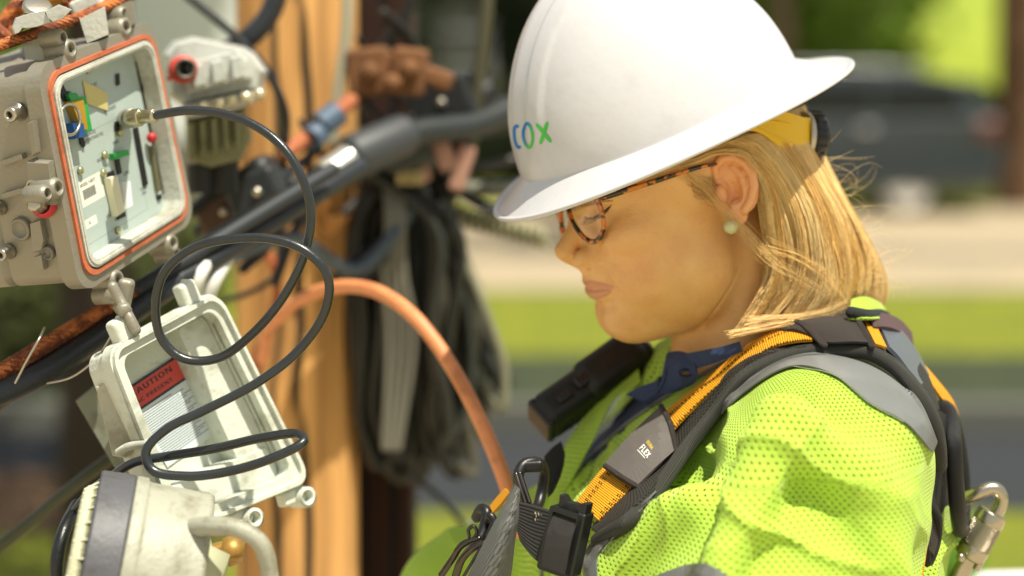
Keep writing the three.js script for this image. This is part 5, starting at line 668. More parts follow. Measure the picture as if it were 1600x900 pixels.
// ================= hair =================
{
  reseed(4242);
  const G = [
    [[1050, 262, 70], [1118, 232, 80], [1188, 276, 84], [1204, 350, 80], [1206, 430, 72], [1150, 521, 74]],
    [[1092, 240, 74], [1150, 222, 83], [1214, 284, 86], [1240, 360, 84], [1238, 445, 78], [1186, 521, 78]],
    [[1132, 215, 74], [1190, 212, 82], [1250, 284, 82], [1284, 370, 80], [1288, 450, 76], [1252, 513, 76]],
    [[1180, 195, 68], [1230, 200, 70], [1284, 286, 66], [1324, 370, 62], [1336, 440, 58], [1312, 505, 58]],
    [[1240, 172, 42], [1262, 212, 45], [1304, 296, 40], [1346, 375, 38], [1366, 440, 34], [1352, 494, 34]],
    [[1256, 165, 5], [1272, 212, 5], [1312, 296, 0], [1356, 380, 0], [1380, 450, 0], [1374, 492, 0]],
    [[1246, 175, -35], [1264, 216, -36], [1300, 300, -40], [1342, 390, -42], [1356, 450, -42], [1338, 500, -42]],
    [[1180, 200, -68], [1215, 240, -74], [1255, 300, -80], [1284, 380, -80], [1294, 450, -78], [1270, 510, -76]],
  ].map((g) => new THREE.CatmullRomCurve3(g.map((q) => V(...H(...q))), false, 'centripetal'));
  const at = (c, t) => { c = Math.min(G.length - 1.001, Math.max(0, c)); const k = Math.floor(c), f = c - k, tt = Math.min(1, t); const q = (i) => G[Math.min(G.length - 1, Math.max(0, i))].getPoint(tt); const a = q(k - 1), b = q(k), d = q(k + 1), e = q(k + 2); const m = (x, y, z, w) => 0.5 * (2 * y + (z - x) * f + (2 * x - 5 * y + 4 * z - w) * f * f + (3 * y - x - 3 * z + w) * f * f * f); return V(m(a.x, b.x, d.x, e.x), m(a.y, b.y, d.y, e.y), m(a.z, b.z, d.z, e.z)); };
  const axis = (p) => { const t = Math.min(1, Math.max(0, (110 - p.y) / 190)); return V(-45 + 5 * t, p.y, 0); };
  const mass = gridGeo(56, 40, (u, v) => { const p = at(u * (G.length - 1), v * 0.94), c = axis(p); return p.lerp(c, 0.10 + 0.05 * Math.sin(v * 3)); });
  xf(mass, headM);
  const pos = [], nor = [], col = []; const SEG = 11;
  const tri = [];
  function strand(pts, r0, r1, colour) {                       // three-sided tapering fibre
    const n = pts.length, ring = []; for (let i = 0; i < n; i++) { const t = pts[Math.min(n - 1, i + 1)].clone().sub(pts[Math.max(0, i - 1)]).normalize(), a = t.clone().cross(V(0.3, 0.1, 1)).normalize(), b = t.clone().cross(a), r = r0 + (r1 - r0) * Math.pow(i / (n - 1), 2); ring.push([0, 1, 2].map((k) => { const th = k * 2.0944, d = a.clone().multiplyScalar(Math.cos(th)).addScaledVector(b, Math.sin(th)); return [pts[i].clone().addScaledVector(d, r), d]; })); }
    for (let i = 0; i + 1 < n; i++) for (let k = 0; k < 3; k++) { const l = (k + 1) % 3; for (const [A, B, C] of [[ring[i][k], ring[i][l], ring[i + 1][k]], [ring[i][l], ring[i + 1][l], ring[i + 1][k]]]) for (const q of [A, B, C]) { pos.push(q[0].x, q[0].y, q[0].z); nor.push(q[1].x, q[1].y, q[1].z); col.push(...colour); } }
  }
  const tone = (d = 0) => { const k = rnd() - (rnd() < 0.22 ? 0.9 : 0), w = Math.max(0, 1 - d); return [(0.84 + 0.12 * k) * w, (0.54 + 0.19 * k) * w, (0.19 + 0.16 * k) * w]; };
  const clumps = 250;
  for (let q = 0; q < clumps; q++) {
    const c0 = q < 190 ? rr(-0.05, 4.6) : rr(4.2, 7), lay = Math.pow(rnd(), 1.4), ph = rr(0, 9), amp = rr(1, 6), end = rr(0.80, 1.02), sh = rr(-0.6, 0.5), ct = (() => { const m = rr(0.72, 1.08); return tone().map((x) => x * m); })(), out = rr(-1.5, 3.5);
    const m = 30 + 18 * rnd() | 0;
    for (let s = 0; s < m; s++) {
      const dc = rr(-0.5, 0.5) * 0.34, dz = rr(-3, 3), e = end * rr(0.88, 1.04), w = tone(), cc = ct.map((x, i) => x * 0.75 + w[i] * 0.25), pts = [];
      for (let i = 0; i <= SEG; i++) {
        const t = i / SEG * e, tight = 1 - 0.4 * smooth(0.35, 1, t), p = at(c0 + dc * tight + sh * t * t * 0.8, t), a = axis(p), d = p.clone().sub(a).normalize();
        p.addScaledVector(d, out * smooth(0.1, 0.8, t) - lay * 9 + dz * 0.35 * tight);
        p.x += Math.sin(t * 5 + ph) * amp * t + (noise3(s * 3.1 + q, t * 4, 1) - 0.5) * 3 * t; p.y += Math.cos(t * 4 + ph) * amp * 0.4 * t; p.z += Math.sin(t * 4.3 + ph * 2) * amp * 0.7 * t + (noise3(s * 1.7, t * 4, q) - 0.5) * 3 * t;
        pts.push(p);
      }
      strand(pts, 0.33, 0.1, cc);
    }
  }
  const along = (list, n, jit, r, m = SEG, dark = 0) => { const g = new THREE.CatmullRomCurve3(list.map((q) => V(...H(...q))), false, 'centripetal'); for (let s = 0; s < n; s++) { const o = V(rr(-1, 1), rr(-1, 1), rr(-1, 1)).multiplyScalar(jit), e = rr(0.82, 1), pts = [], f = rr(0.5, 1.6); for (let i = 0; i <= m; i++) { const t = i / m * e, p = g.getPoint(t).addScaledVector(o, 0.6 + 0.5 * f * Math.abs(t - 0.45)); p.x += Math.sin(t * 6 + f * 5) * jit * 0.3; pts.push(p); } strand(pts, r, r * 0.35, tone(dark)); } };
  along([[1056, 266, 72], [1100, 296, 75], [1128, 330, 80], [1165, 372, 86], [1205, 412, 86], [1252, 436, 84], [1300, 470, 80]], 18, 5.5, 0.14);
  along([[1060, 258, 72], [1104, 286, 75], [1130, 318, 80], [1160, 352, 86], [1196, 392, 88], [1230, 440, 84], [1222, 500, 80]], 16, 5, 0.14);
  along([[1192, 380, 84], [1240, 396, 88], [1290, 430, 84], [1318, 470, 80], [1330, 500, 78]], 14, 6, 0.14);
  along([[1168, 505, 80], [1200, 500, 82], [1240, 498, 82], [1290, 488, 78], [1330, 470, 70]], 60, 5, 0.13);
  along([[1142, 522, 80], [1185, 514, 84], [1230, 505, 84], [1280, 500, 78]], 60, 4, 0.12);
  along([[1048, 262, 68], [1090, 250, 76], [1120, 238, 82], [1160, 240, 90], [1194, 282, 90]], 50, 3, 0.34);
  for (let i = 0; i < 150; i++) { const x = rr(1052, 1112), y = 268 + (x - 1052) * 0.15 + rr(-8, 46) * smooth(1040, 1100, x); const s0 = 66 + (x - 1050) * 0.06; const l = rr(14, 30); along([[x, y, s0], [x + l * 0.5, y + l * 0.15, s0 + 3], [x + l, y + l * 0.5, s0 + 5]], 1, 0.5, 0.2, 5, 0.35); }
  for (let i = 0; i < 60; i++) {                                 // stray hairs at the back
    const t = rnd(), x = 1262 + 95 * t, y = 250 + 200 * t + rr(-20, 20), L = rr(25, 110), up = rr(-0.7, 0.25), cu = rr(-0.6, 0.7), s0 = rr(-20, 60);
    along([[x - 30, y - 25, s0 * 0.8], [x, y, s0], [x + L * 0.35, y + L * up * 0.5, s0 + 4], [x + L * 0.7, y + L * (up * 0.8 + cu * 0.3), s0], [x + L * (1 - Math.abs(cu) * 0.4), y + L * (up * 0.7 + cu), s0 - 4]], 1, 0.2, 0.13, 14);
  }
  along([[1225, 270, 60], [1262, 250, 60], [1290, 230, 55], [1322, 194, 55]], 1, 0.1, 0.15, 14);
  along([[1265, 252, 40], [1300, 246, 45], [1340, 247, 45], [1379, 243, 45]], 1, 0.1, 0.14, 14);
  along([[1270, 255, 40], [1310, 260, 42], [1338, 280, 42], [1330, 305, 42], [1310, 302, 40]], 1, 0.1, 0.13, 16);
  const g = new THREE.BufferGeometry(); g.setAttribute('position', new THREE.Float32BufferAttribute(pos, 3)); g.setAttribute('normal', new THREE.Float32BufferAttribute(nor, 3)); g.setAttribute('color', new THREE.Float32BufferAttribute(col, 3)); xf(g, headM);
  const hm = part('hair', inTo(g, person), mat('#ffffff', 0.36, { vertexColors: true, specularIntensity: 0.8 }), person, { label: 'straight blonde shoulder-length hair' });
  part('hair_underlayer', inTo(mass, person), mat(lin(0.82, 0.56, 0.22), 0.6, { bumpMap: T.rib, bumpScale: 0.001 }), person);
}
// ================= trunk, arms and clothes (metres, world axes) =================
const tF = V(-Math.cos(0.44), 0, Math.sin(0.44)), tS = V(Math.sin(0.44), 0, Math.cos(0.44));
const chestC = P(1180, 862, 1.45), bellyC = P(1190, 1150, 1.45), shN = P(1292, 722, 1.30), elN = P(1208, 985, 1.235), trapA = P(1205, 590, 1.43), shF = P(1040, 810, 1.60), elF = P(712, 932, 1.52), bustN = P(1000, 872, 1.37), bustF = P(925, 870, 1.50), backC = P(1278, 735, 1.47), handF = P(560, 1010, 1.5);
const A3 = (v) => [v.x, v.y, v.z];
const cA = { shN: A3(shN), elN: A3(elN), trapA: A3(trapA), shF: A3(shF), elF: A3(elF), trapF: A3(P(1140, 600, 1.50)) };
const foldLines = [   // cloth folds as ridges: a, b, radius, height
  [P(1222, 660, 1.215), P(1120, 900, 1.16), 0.016], [P(1230, 668, 1.215), P(1330, 730, 1.21), 0.012], [P(1010, 800, 1.29), P(985, 905, 1.28), 0.018], [P(1075, 790, 1.24), P(960, 880, 1.27), 0.013],
  [P(1400, 690, 1.245), P(1375, 840, 1.22), 0.012], [P(1345, 740, 1.215), P(1390, 900, 1.2), 0.012]].map(([a, b, r]) => [A3(a), A3(b), r]);
const tEll = (x, y, z, c, r) => { const dx = x - c.x, dy = y - c.y, dz = z - c.z; return sEll(dx * tF.x + dz * tF.z, dy, dx * tS.x + dz * tS.z, r); };
function trunkF(x, y, z) {
  let d = tEll(x, y, z, chestC, [0.128, 0.168, 0.165]);
  d = smin(d, tEll(x, y, z, bellyC, [0.115, 0.26, 0.15]), 0.06);
  d = smin(d, tEll(x, y, z, backC, [0.09, 0.105, 0.12]), 0.05);
  d = smin(d, sCap(x, y, z, cA.trapA, cA.shN, 0.052, 0.066), 0.05);
  d = smin(d, sCap(x, y, z, cA.trapF, cA.shF, 0.055, 0.06), 0.05);
  d = smin(d, tEll(x, y, z, bustN, [0.07, 0.075, 0.06]), 0.04);
  d = smin(d, tEll(x, y, z, bustF, [0.06, 0.075, 0.06]), 0.04);
  d = smin(d, sCap(x, y, z, cA.shF, cA.elF, 0.062, 0.05), 0.03);
  return d;
}
function clothF(x, y, z) {
  let d = trunkF(x, y, z), a = sCap(x, y, z, cA.shN, cA.elN, 0.072, 0.088);
  for (const [p, q, r] of foldLines) a = smin(a, sCap(x, y, z, p, q, r, r), 0.03);
  d = smin(d, a, 0.022);
  const w = fbm(x * 9 + 3, y * 5, z * 9, 2) - 0.5, v = noise3(x * 26 + y * 9, y * 13 - x * 6, z * 20) - 0.5;
  const rg = 1 - Math.abs(2 * noise3(x * 11 + y * 16 + 7, y * 5 - x * 9, z * 8) - 1), r2 = 1 - Math.abs(2 * noise3(x * 22 - y * 17 + 3, y * 12 + x * 10, z * 14 + 5) - 1);
  return d + w * 0.012 + v * 0.003 - 0.0065 * Math.pow(rg, 6) - 0.0026 * Math.pow(r2, 5) + 0.003;
}
// the point of the clothed body that a pixel's direction meets
const NRM = (p, e = 0.003) => V(clothF(p.x + e, p.y, p.z) - clothF(p.x - e, p.y, p.z), clothF(p.x, p.y + e, p.z) - clothF(p.x, p.y - e, p.z), clothF(p.x, p.y, p.z + e) - clothF(p.x, p.y, p.z - e)).normalize();
const hitCache = new Map();
function hit(px, py) {
  const key = px.toFixed(1) + ',' + py.toFixed(1); if (hitCache.has(key)) return hitCache.get(key);
  const dir = P(px, py, 1).sub(camera.position).normalize(); let t = 1.08, best = 1e9, bt = t, r = null;
  for (let i = 0; i < 160 && t < 2; i++) { const p = camera.position.clone().addScaledVector(dir, t), d = clothF(p.x, p.y, p.z); if (d < best) { best = d; bt = t; } if (d < 0.0004) { r = p; break; } t += Math.max(0.0006, d * 0.8); }
  const o = { p: r ?? camera.position.clone().addScaledVector(dir, bt), miss: !r, gap: best }; o.n = NRM(o.p); if (o.miss) o.n = dir.clone().negate();
  hitCache.set(key, o); return o;
}
// [px, py] rests on the cloth at height off; [px, py, D] stands at its own distance
const on = (q, off) => { if (q.length > 2 && q[2] > 0.5) return P(q[0], q[1], q[2]); const w = off + (q[2] ?? 0); let x = q[0], y = q[1], r; for (let i = 0; i < 4; i++) { const h = hit(x, y); r = h.p.clone().addScaledVector(h.n, w); if (Math.abs(w) < 0.002 || h.miss) break; const [a, b] = toPx(r); x += (q[0] - a) * 0.8; y += (q[1] - b) * 0.8; } return r; };
// strip of cloth or webbing lying on the body: rows are edges in pixels
function lay(rows, off, th, nu = 40, nv = 6, lift = null) {
  const pr = rows.map((r) => new THREE.CatmullRomCurve3(r.map((q) => V(q[0], q[1], q[2] ?? 0)), false, 'centripetal'));
  const R = []; for (let j = 0; j <= nv; j++) { const t = j / nv * (rows.length - 1), k = Math.min(rows.length - 2, Math.floor(t)), f = t - k, row = []; for (let i = 0; i <= nu; i++) { const a = pr[k].getPoint(i / nu), b = pr[k + 1].getPoint(i / nu), q = a.lerp(b, f), z = q.z > 0.5; const p = z ? P(q.x, q.y, q.z) : on([q.x, q.y], off + q.z + (lift ? lift(i / nu, j / nv) : 0)); row.push(p); } R.push(row); }
  // relax along the strip so that it spans small hollows like stiff webbing
  for (let pass = 0; pass < 3; pass++) for (const row of R) { const c = row.map((p) => p.clone()); for (let i = 1; i < row.length - 1; i++) row[i].copy(c[i]).multiplyScalar(0.5).addScaledVector(c[i - 1], 0.25).addScaledVector(c[i + 1], 0.25); }
  return slab(R, nu, nv, th);
}
const line = (pts, off, r, n = 60, sides = 6) => { const c = new THREE.CatmullRomCurve3(pts.map((q) => V(q[0], q[1], q[2] ?? 0)), false, 'centripetal'), o = []; for (let i = 0; i <= n; i++) { const q = c.getPoint(i / n); o.push(on([q.x, q.y, ...(q.z ? [q.z] : [])], off)); } return tube(o, r, { n: n * 2, sides }); };

const inPoly = (x, y, pl) => { let c = false; for (let i = 0, j = pl.length - 1; i < pl.length; j = i++) { const [xi, yi] = pl[i], [xj, yj] = pl[j]; if ((yi > y) !== (yj > y) && x < (xj - xi) * (y - yi) / (yj - yi) + xi) c = !c; } return c; };
const toPx = (p) => [800 + p.x / -p.z * FPX, HORIZON + (EYE - p.y) / -p.z * FPX];
// near edge of the open front and far edge of the open front
const nearEdge = [[1185, 536], [1150, 556], [1092, 590], [1040, 622], [985, 660], [935, 704], [892, 752], [868, 790], [852, 850], [846, 910]];
const farEdge = [[1075, 555], [1000, 612], [952, 655], [915, 705], [888, 752], [868, 790], [852, 850], [846, 910]];
const openFront = [...nearEdge, ...[...farEdge].reverse(), [1130, 500], [1200, 500]];
function cutMesh(g, drop) { const p = g.attributes.position, ix = g.index.array, out = []; for (let i = 0; i < ix.length; i += 3) { const c = V(0, 0, 0); for (let k = 0; k < 3; k++) c.add(V(p.getX(ix[i + k]), p.getY(ix[i + k]), p.getZ(ix[i + k]))); c.multiplyScalar(1 / 3); if (!drop(c)) out.push(ix[i], ix[i + 1], ix[i + 2]); } g.setIndex(out); return g; }
const neckHole = HW3(1185, 560, 0);
const lo = [-0.2, 0.95, -1.76], hi = [0.42, 1.45, -1.08];
// lime knitted mesh: holes through the cloth
const HOLES = [[0.25, 0.25], [0.75, 0.75], [1.25, 0.25], [-0.25, 0.75]];
const holeTex = tex(256, 0.0064, (u, v) => {
  let a = 1, br = 1; for (const [cx, cy] of HOLES) { const dx = (u - cx) / 0.145, dy = (v - cy + (u - cx) * 0.25) / 0.085, q = dx * dx + dy * dy; if (q < 1) a = 0; br = Math.min(br, 0.86 + 0.14 * smooth(1, 2.4, q)); }
  const kn = 0.94 + 0.06 * Math.sin(u * Math.PI * 24) * Math.sin(v * Math.PI * 24); return [br * kn, br * kn, br * kn, a];
});
const holeBump = tex(256, 0.0064, (u, v) => { let h = 1; for (const [cx, cy] of HOLES) { const dx = (u - cx) / 0.17, dy = (v - cy + (u - cx) * 0.25) / 0.105; h = Math.min(h, smooth(0.6, 3, dx * dx + dy * dy)); } return grey(h * 0.85 + 0.15 * Math.abs(Math.sin(u * Math.PI * 16 + v * 6))); }, false);
for (const t of [holeTex, holeBump]) t.repeat.set(1 / 0.0044, 1 / 0.0056);
const limeMat = mat(lin(0.57, 0.88, 0.085), 0.75, { map: holeTex, alphaTest: 0.5, bumpMap: holeBump, bumpScale: 0.0007, sheen: 0.5, sheenRoughness: 0.5, sheenColor: hex('#fff6e0') });
function clothUV(g) {   // wrap round the upright axis of the shoulder, over its top as over a ball
  const p = g.attributes.position, uv = new Float32Array(p.count * 2), R = 0.1;
  for (let i = 0; i < p.count; i++) { const x = p.getX(i), y = p.getY(i), z = p.getZ(i); const far = z < -1.5 ? 0.1 : 0; const dx = x - shN.x + 0.02 + (shN.y - y) * 0.12, dz = z - shN.z + 0.06 - (shN.y - y) * 0.1; const ang = Math.atan2(dx, dz), rad = Math.hypot(dx, dz); const top = y - (shN.y + 0.01); uv[i * 2] = x < 0.03 ? x * 1.1 : ang * 0.15 + (y - shN.y) * 0.12; uv[i * 2 + 1] = top > 0 ? shN.y + 0.095 * Math.atan2(top, Math.max(0.02, rad - 0.03)) + far : y; if (x < 0.03) uv[i * 2 + 1] = y - z; }
  g.setAttribute('uv', new THREE.BufferAttribute(uv, 2)); return g;
}
const cloth = netMesh(clothF, lo, hi, 0.0036);
cutMesh(cloth, (c) => { const [x, y] = toPx(c); const h = c.clone().applyMatrix4(headInv); if (inPoly(x, y, openFront) && c.z > -1.62) return true; return c.distanceTo(neckHole) < 0.074 && c.y > 1.33; });
part('work_shirt', inTo(clothUV(cloth).toNonIndexed(), person), limeMat, person, { keepUV: true, label: 'lime green perforated mesh work shirt' });
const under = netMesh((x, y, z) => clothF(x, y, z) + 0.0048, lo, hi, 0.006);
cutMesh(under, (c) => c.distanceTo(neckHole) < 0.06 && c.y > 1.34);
const navyMat = mat(lin(0.028, 0.045, 0.115), 0.8, { bumpMap: T.weave, bumpScale: 0.0004, sheen: 0.25, sheenColor: hex('#8fa8e0') });
const underglow = under.clone(), chestArea = [[1230, 490], [1190, 560], [1060, 660], [930, 770], [890, 920], [820, 920], [800, 740], [900, 640], [1000, 540], [1080, 480]];
cutMesh(underglow, (c) => inPoly(...toPx(c), chestArea)); cutMesh(under, (c) => !inPoly(...toPx(c), chestArea));
part('shirt_underglow', inTo(metreUV(underglow), person), mat(lin(0.5, 0.55, 0.03), 0.85), person, { label: 'yellow green layer coloured like light glowing through the shirt perforations' });  // added layer; its colour stands for light glowing through the cloth
part('polo_shirt', inTo(metreUV(under), person), navyMat, person, { label: 'navy blue polo shirt under the lime shirt' });
// navy collar
{
  const cs = (rows, nu, nv) => slab(rows.map((r) => r.map((q) => P(...q))), nu, nv, 0.0016);
  const collar = part('collar', inTo(join([
    cs([[[1072, 553, 1.387], [1104, 547, 1.366], [1130, 541, 1.358], [1156, 533, 1.356]], [[1078, 564, 1.381], [1108, 557, 1.363], [1134, 549, 1.357], [1158, 540, 1.356]], [[1086, 576, 1.378], [1112, 568, 1.364], [1138, 557, 1.358], [1160, 547, 1.358]]], 24, 8),
    cs([[[1044, 553, 1.408], [1060, 550, 1.397], [1077, 553, 1.386]], [[1039, 576, 1.398], [1062, 577, 1.382], [1088, 573, 1.374]], [[1034, 598, 1.398], [1060, 602, 1.385], [1090, 590, 1.377]], [[1021, 620, 1.400], [1042, 613, 1.392], [1066, 606, 1.388]]], 16, 16),
    cs([[[979, 617, 1.425], [1000, 605, 1.418], [1032, 594, 1.405]], [[992, 621, 1.42], [1008, 619, 1.413], [1028, 610, 1.405]], [[1006, 624, 1.415], [1013, 624, 1.41], [1021, 621, 1.405]]], 12, 8)]), person), navyMat, person, { keepUV: true, label: 'turned down navy shirt collar with a buttonhole' });
  part('buttonhole', inTo(tube([[1062, 581], [1068, 577], [1078, 579], [1082, 584], [1074, 588], [1064, 586]].map(([x, y]) => P(x, y, 1.3755)), 0.0006, { closed: true, n: 30, sides: 6 }), person), mat('#0d1226', 0.8), collar);
  part('collar_button', inTo(rbox(P(1072, 583, 1.3765), V(1, 0.1, 0.2), UPY, 0.006, 0.0035, 0.002, 0.0009), person), mat('#4a3020', 0.5), collar);
  part('collar_seam', inTo(tube([[1047, 557, 1.402], [1042, 578, 1.392], [1037, 598, 1.393], [1026, 616, 1.396]].map((q) => P(...q)), 0.0004, { n: 24, sides: 5 }), person), mat('#1a2340', 0.8), collar);
  part('placket', inTo(lay([[[1010, 630], [975, 652], [930, 692], [898, 738]], [[1026, 640], [990, 664], [945, 706], [905, 752]]], -0.002, 0.0016, 30, 4), person), navyMat, person, { keepUV: true });
}
// near and far front edges of the lime shirt, grey trim
const greyTrim = mat(lin(0.18, 0.19, 0.185), 0.5, { bumpMap: T.twill, bumpScale: 0.00025 }), darkCord = mat('#23262a', 0.8, { bumpMap: T.twill, bumpScale: 0.0004 });
part('front_piping', inTo(line(nearEdge, 0.0012, 0.0014, 60), person), greyTrim, person);
{
  const fl = lay([[[998, 577, 1.475], [950, 610, 1.475], [913, 654, 1.47], [887, 692, 1.46], [869, 732, 1.45], [856, 800, 1.43]], [[1000, 588, 1.468], [956, 616, 1.466], [922, 668, 1.46], [897, 710, 1.45], [880, 750, 1.44], [862, 800, 1.425]], [[1001, 600, 1.462], [962, 622, 1.46], [931, 682, 1.452], [906, 728, 1.442], [886, 766, 1.43], [868, 800, 1.42]]], 0, 0.0016, 40, 8);
  part('far_front_panel', inTo(fl, person), limeMat, person, { keepUV: true, label: 'far front edge of the lime shirt' });
}
part('shoulder_trim', inTo(lay([[[1098, 672, 0], [1160, 606, 0], [1236, 562, 0.0], [1316, 556, 0], [1380, 572, 0], [1432, 622, 0], [1460, 690, 0]], [[1102, 680, 0], [1166, 616, 0], [1240, 576, 0], [1304, 590, 0], [1360, 634, 0], [1414, 664, 0], [1452, 706, 0]]], 0.0016, 0.0012, 70, 8), person), greyTrim, person, { keepUV: true, label: 'grey reflective trim along the armhole seam' });
part('front_trim', inTo(lay([[[1060, 716, 0], [1010, 772, 0], [950, 820, 0], [918, 862, 0], [915, 905, 0]], [[1066, 722, 0], [1018, 782, 0], [968, 834, 0], [938, 866, 0], [936, 905, 0]]], 0.0016, 0.0012, 40, 5), person), greyTrim, person, { keepUV: true, label: 'grey reflective trim below the shoulder pad' });
part('sleeve_stripe', inTo(lay([[[1010, 908, 0], [1060, 888, 0], [1100, 880, 0], [1130, 896, 0], [1150, 912, 0]], [[1010, 940, 0], [1060, 925, 0], [1100, 920, 0], [1130, 930, 0], [1150, 940, 0]]], 0.0022, 0.0012, 30, 5), person), greyTrim, person, { keepUV: true, label: 'grey reflective sleeve stripe' });
{ const stitch = mat('#b9bdb0', 0.8), dash = (pts, off, n, nm) => { const c = new THREE.CatmullRomCurve3(pts.map((q) => V(q[0], q[1], 0)), false, 'centripetal'), gs = []; for (let i = 0; i < n; i++) { const a = c.getPoint((i + 0.15) / n), b = c.getPoint((i + 0.75) / n); gs.push(tube([on([a.x, a.y], off), on([b.x, b.y], off)], 0.0003, { n: 2, sides: 4, caps: false })); } part(nm, inTo(join(gs), person), stitch, person, { kind: 'stuff' }); };
  dash([[1240, 572], [1304, 586], [1358, 629], [1412, 659]], 0.0034, 60, 'stitching'); dash([[1020, 778], [968, 829], [940, 862]], 0.0034, 34, 'stitching'); }
part('back_collar', inTo(tube([P(1330, 488, 1.36), P(1352, 492, 1.37), P(1378, 492, 1.42), P(1386, 500, 1.46), P(1380, 505, 1.5)], 0.0045, { n: 30 }), person), darkCord, person);
part('nape_cloth', inTo(slab([[P(1330, 470, 1.40), P(1350, 466, 1.41), P(1372, 474, 1.43), P(1382, 486, 1.46)], [P(1325, 500, 1.36), P(1350, 500, 1.36), P(1385, 500, 1.41), P(1392, 505, 1.46)]], 14, 6, 0.0016), person), limeMat, person, { keepUV: true });
// reflective band on the far sleeve
{ const ax = elF.clone().sub(shF).normalize(), mk = (t0, t1, r) => { const a = shF.clone().lerp(elF, t0), b = shF.clone().lerp(elF, t1); return cyl(a, b, r, r, 40); }; part('sleeve_band', inTo(mk(0.74, 0.84, 0.0565), person), mat('#e9f0d8', 0.45), person, { label: 'pale reflective band on the far sleeve' }); }
// trousers and boots below the picture
{
  const hip = V(bellyC.x + 0.01, 0.92, bellyC.z), legs = (x, y, z) => { let d = sEll(x - hip.x, y - hip.y, z - hip.z, [0.14, 0.16, 0.17]); for (const s of [-1, 1]) { const k = [hip.x - 0.03, 0.5, hip.z + s * 0.1], f = [hip.x + 0.01, 0.07, hip.z + s * 0.11]; d = smin(d, sCap(x, y, z, [hip.x, 0.86, hip.z + s * 0.09], k, 0.092, 0.07), 0.04); d = smin(d, sCap(x, y, z, k, f, 0.068, 0.06), 0.03); } return d; };
  part('trousers', inTo(netMesh(legs, [hip.x - 0.3, 0.02, hip.z - 0.35], [hip.x + 0.3, 1.12, hip.z + 0.35], 0.018), person), navyMat, person);
  for (const s of [-1, 1]) part('boot', inTo(join([rbox(V(hip.x - 0.05, 0.05, hip.z + s * 0.11), V(1, 0, 0), UPY, 0.29, 0.09, 0.1, 0.035, 4), rbox(V(hip.x - 0.05, 0.0125, hip.z + s * 0.11), V(1, 0, 0), UPY, 0.3, 0.022, 0.108, 0.008)]), person), mat('#5a3a20', 0.7, { bumpMap: T.cast, bumpScale: 0.0005 }), person);
}
// ================= fall-arrest harness =================
const harness = thing('safety_harness', 'yellow and black fall harness strapped over the lime shirt', 'harness', on([1200, 560], 0).clone());
const hp = (n, g, m, o = {}) => part(n, inTo(g, harness), m, harness, { keepUV: true, ...o });
const webTex = tex(256, 0.0104, (u, v) => { const k = 0.74 + 0.26 * Math.pow(Math.abs(Math.sin(u * Math.PI * 6)), 0.6); return grey(k); });
const yellowWeb = mat('#eea50c', 0.7, { map: webTex, bumpMap: tex(128, 0.0104, (u, v) => grey(Math.pow(Math.abs(Math.sin(u * Math.PI * 6)), 0.7)), false), bumpScale: 0.0008 });
const blackWeb = mat('#292a27', 0.72, { bumpMap: T.rib, bumpScale: 0.0009 }), greyWeb = mat('#585953', 0.62, { bumpMap: tex(128, 0.008, (u, v) => grey(Math.pow(Math.abs(Math.sin((v + u * 0.15) * Math.PI * 4)), 0.7)), false), bumpScale: 0.0005, map: tex(128, 0.008, (u, v) => grey(0.62 + 0.38 * Math.pow(Math.abs(Math.sin((v + u * 0.15) * Math.PI * 4)), 0.7))) });
const netTex = tex(256, 0.012, (u, v) => { let a = 1; const f = 3; const x = u * f, y = v * f; for (const [ox, oy] of [[0, 0], [0.5, 0.5]]) { const dx = ((x + ox) % 1) - 0.5, dy = ((y + oy) % 1) - 0.5; if (dx * dx / 0.05 + dy * dy / 0.03 < 1) a = 0; } const k = a ? 0.95 : 0.32; return grey(k); });
const netMat = mat('#35352f', 0.7, { map: netTex, bumpMap: tex(128, 0.012, (u, v) => { const x = u * 3, y = v * 3; let h = 1; for (const [ox, oy] of [[0, 0], [0.5, 0.5]]) { const dx = ((x + ox) % 1) - 0.5, dy = ((y + oy) % 1) - 0.5; h = Math.min(h, smooth(0.4, 2, dx * dx / 0.05 + dy * dy / 0.03)); } return grey(h); }, false), bumpScale: 0.0016 });
const rollMat = mat('#3f3f38', 0.66, { map: tex(128, 0.0055, (u, v) => grey(0.5 + 0.45 * Math.pow(Math.abs(Math.sin((u * 2 + v) * Math.PI * 2)), 0.6))), bumpMap: tex(128, 0.0055, (u, v) => grey(Math.abs(Math.sin((u * 2 + v) * Math.PI * 2))), false), bumpScale: 0.0006 });
const coverTex = tex(128, 0.0075, (u, v) => { const k = 0.5 + 0.5 * Math.sin((u + v) * Math.PI * 4) * Math.sin((u - v) * Math.PI * 4); return grey(0.5 + 0.5 * smooth(0.2, 0.8, k)); });
const coverMat = mat('#4f4843', 0.66, { map: coverTex, bumpMap: T.weave, bumpScale: 0.0009 }), bindMat = mat('#4c433f', 0.8, { bumpMap: T.twill, bumpScale: 0.0004 });
const layS = (rows, off, th, nu, nv) => slab(rows.map((r) => r.map((q) => on(q, off))), nu, nv, th);
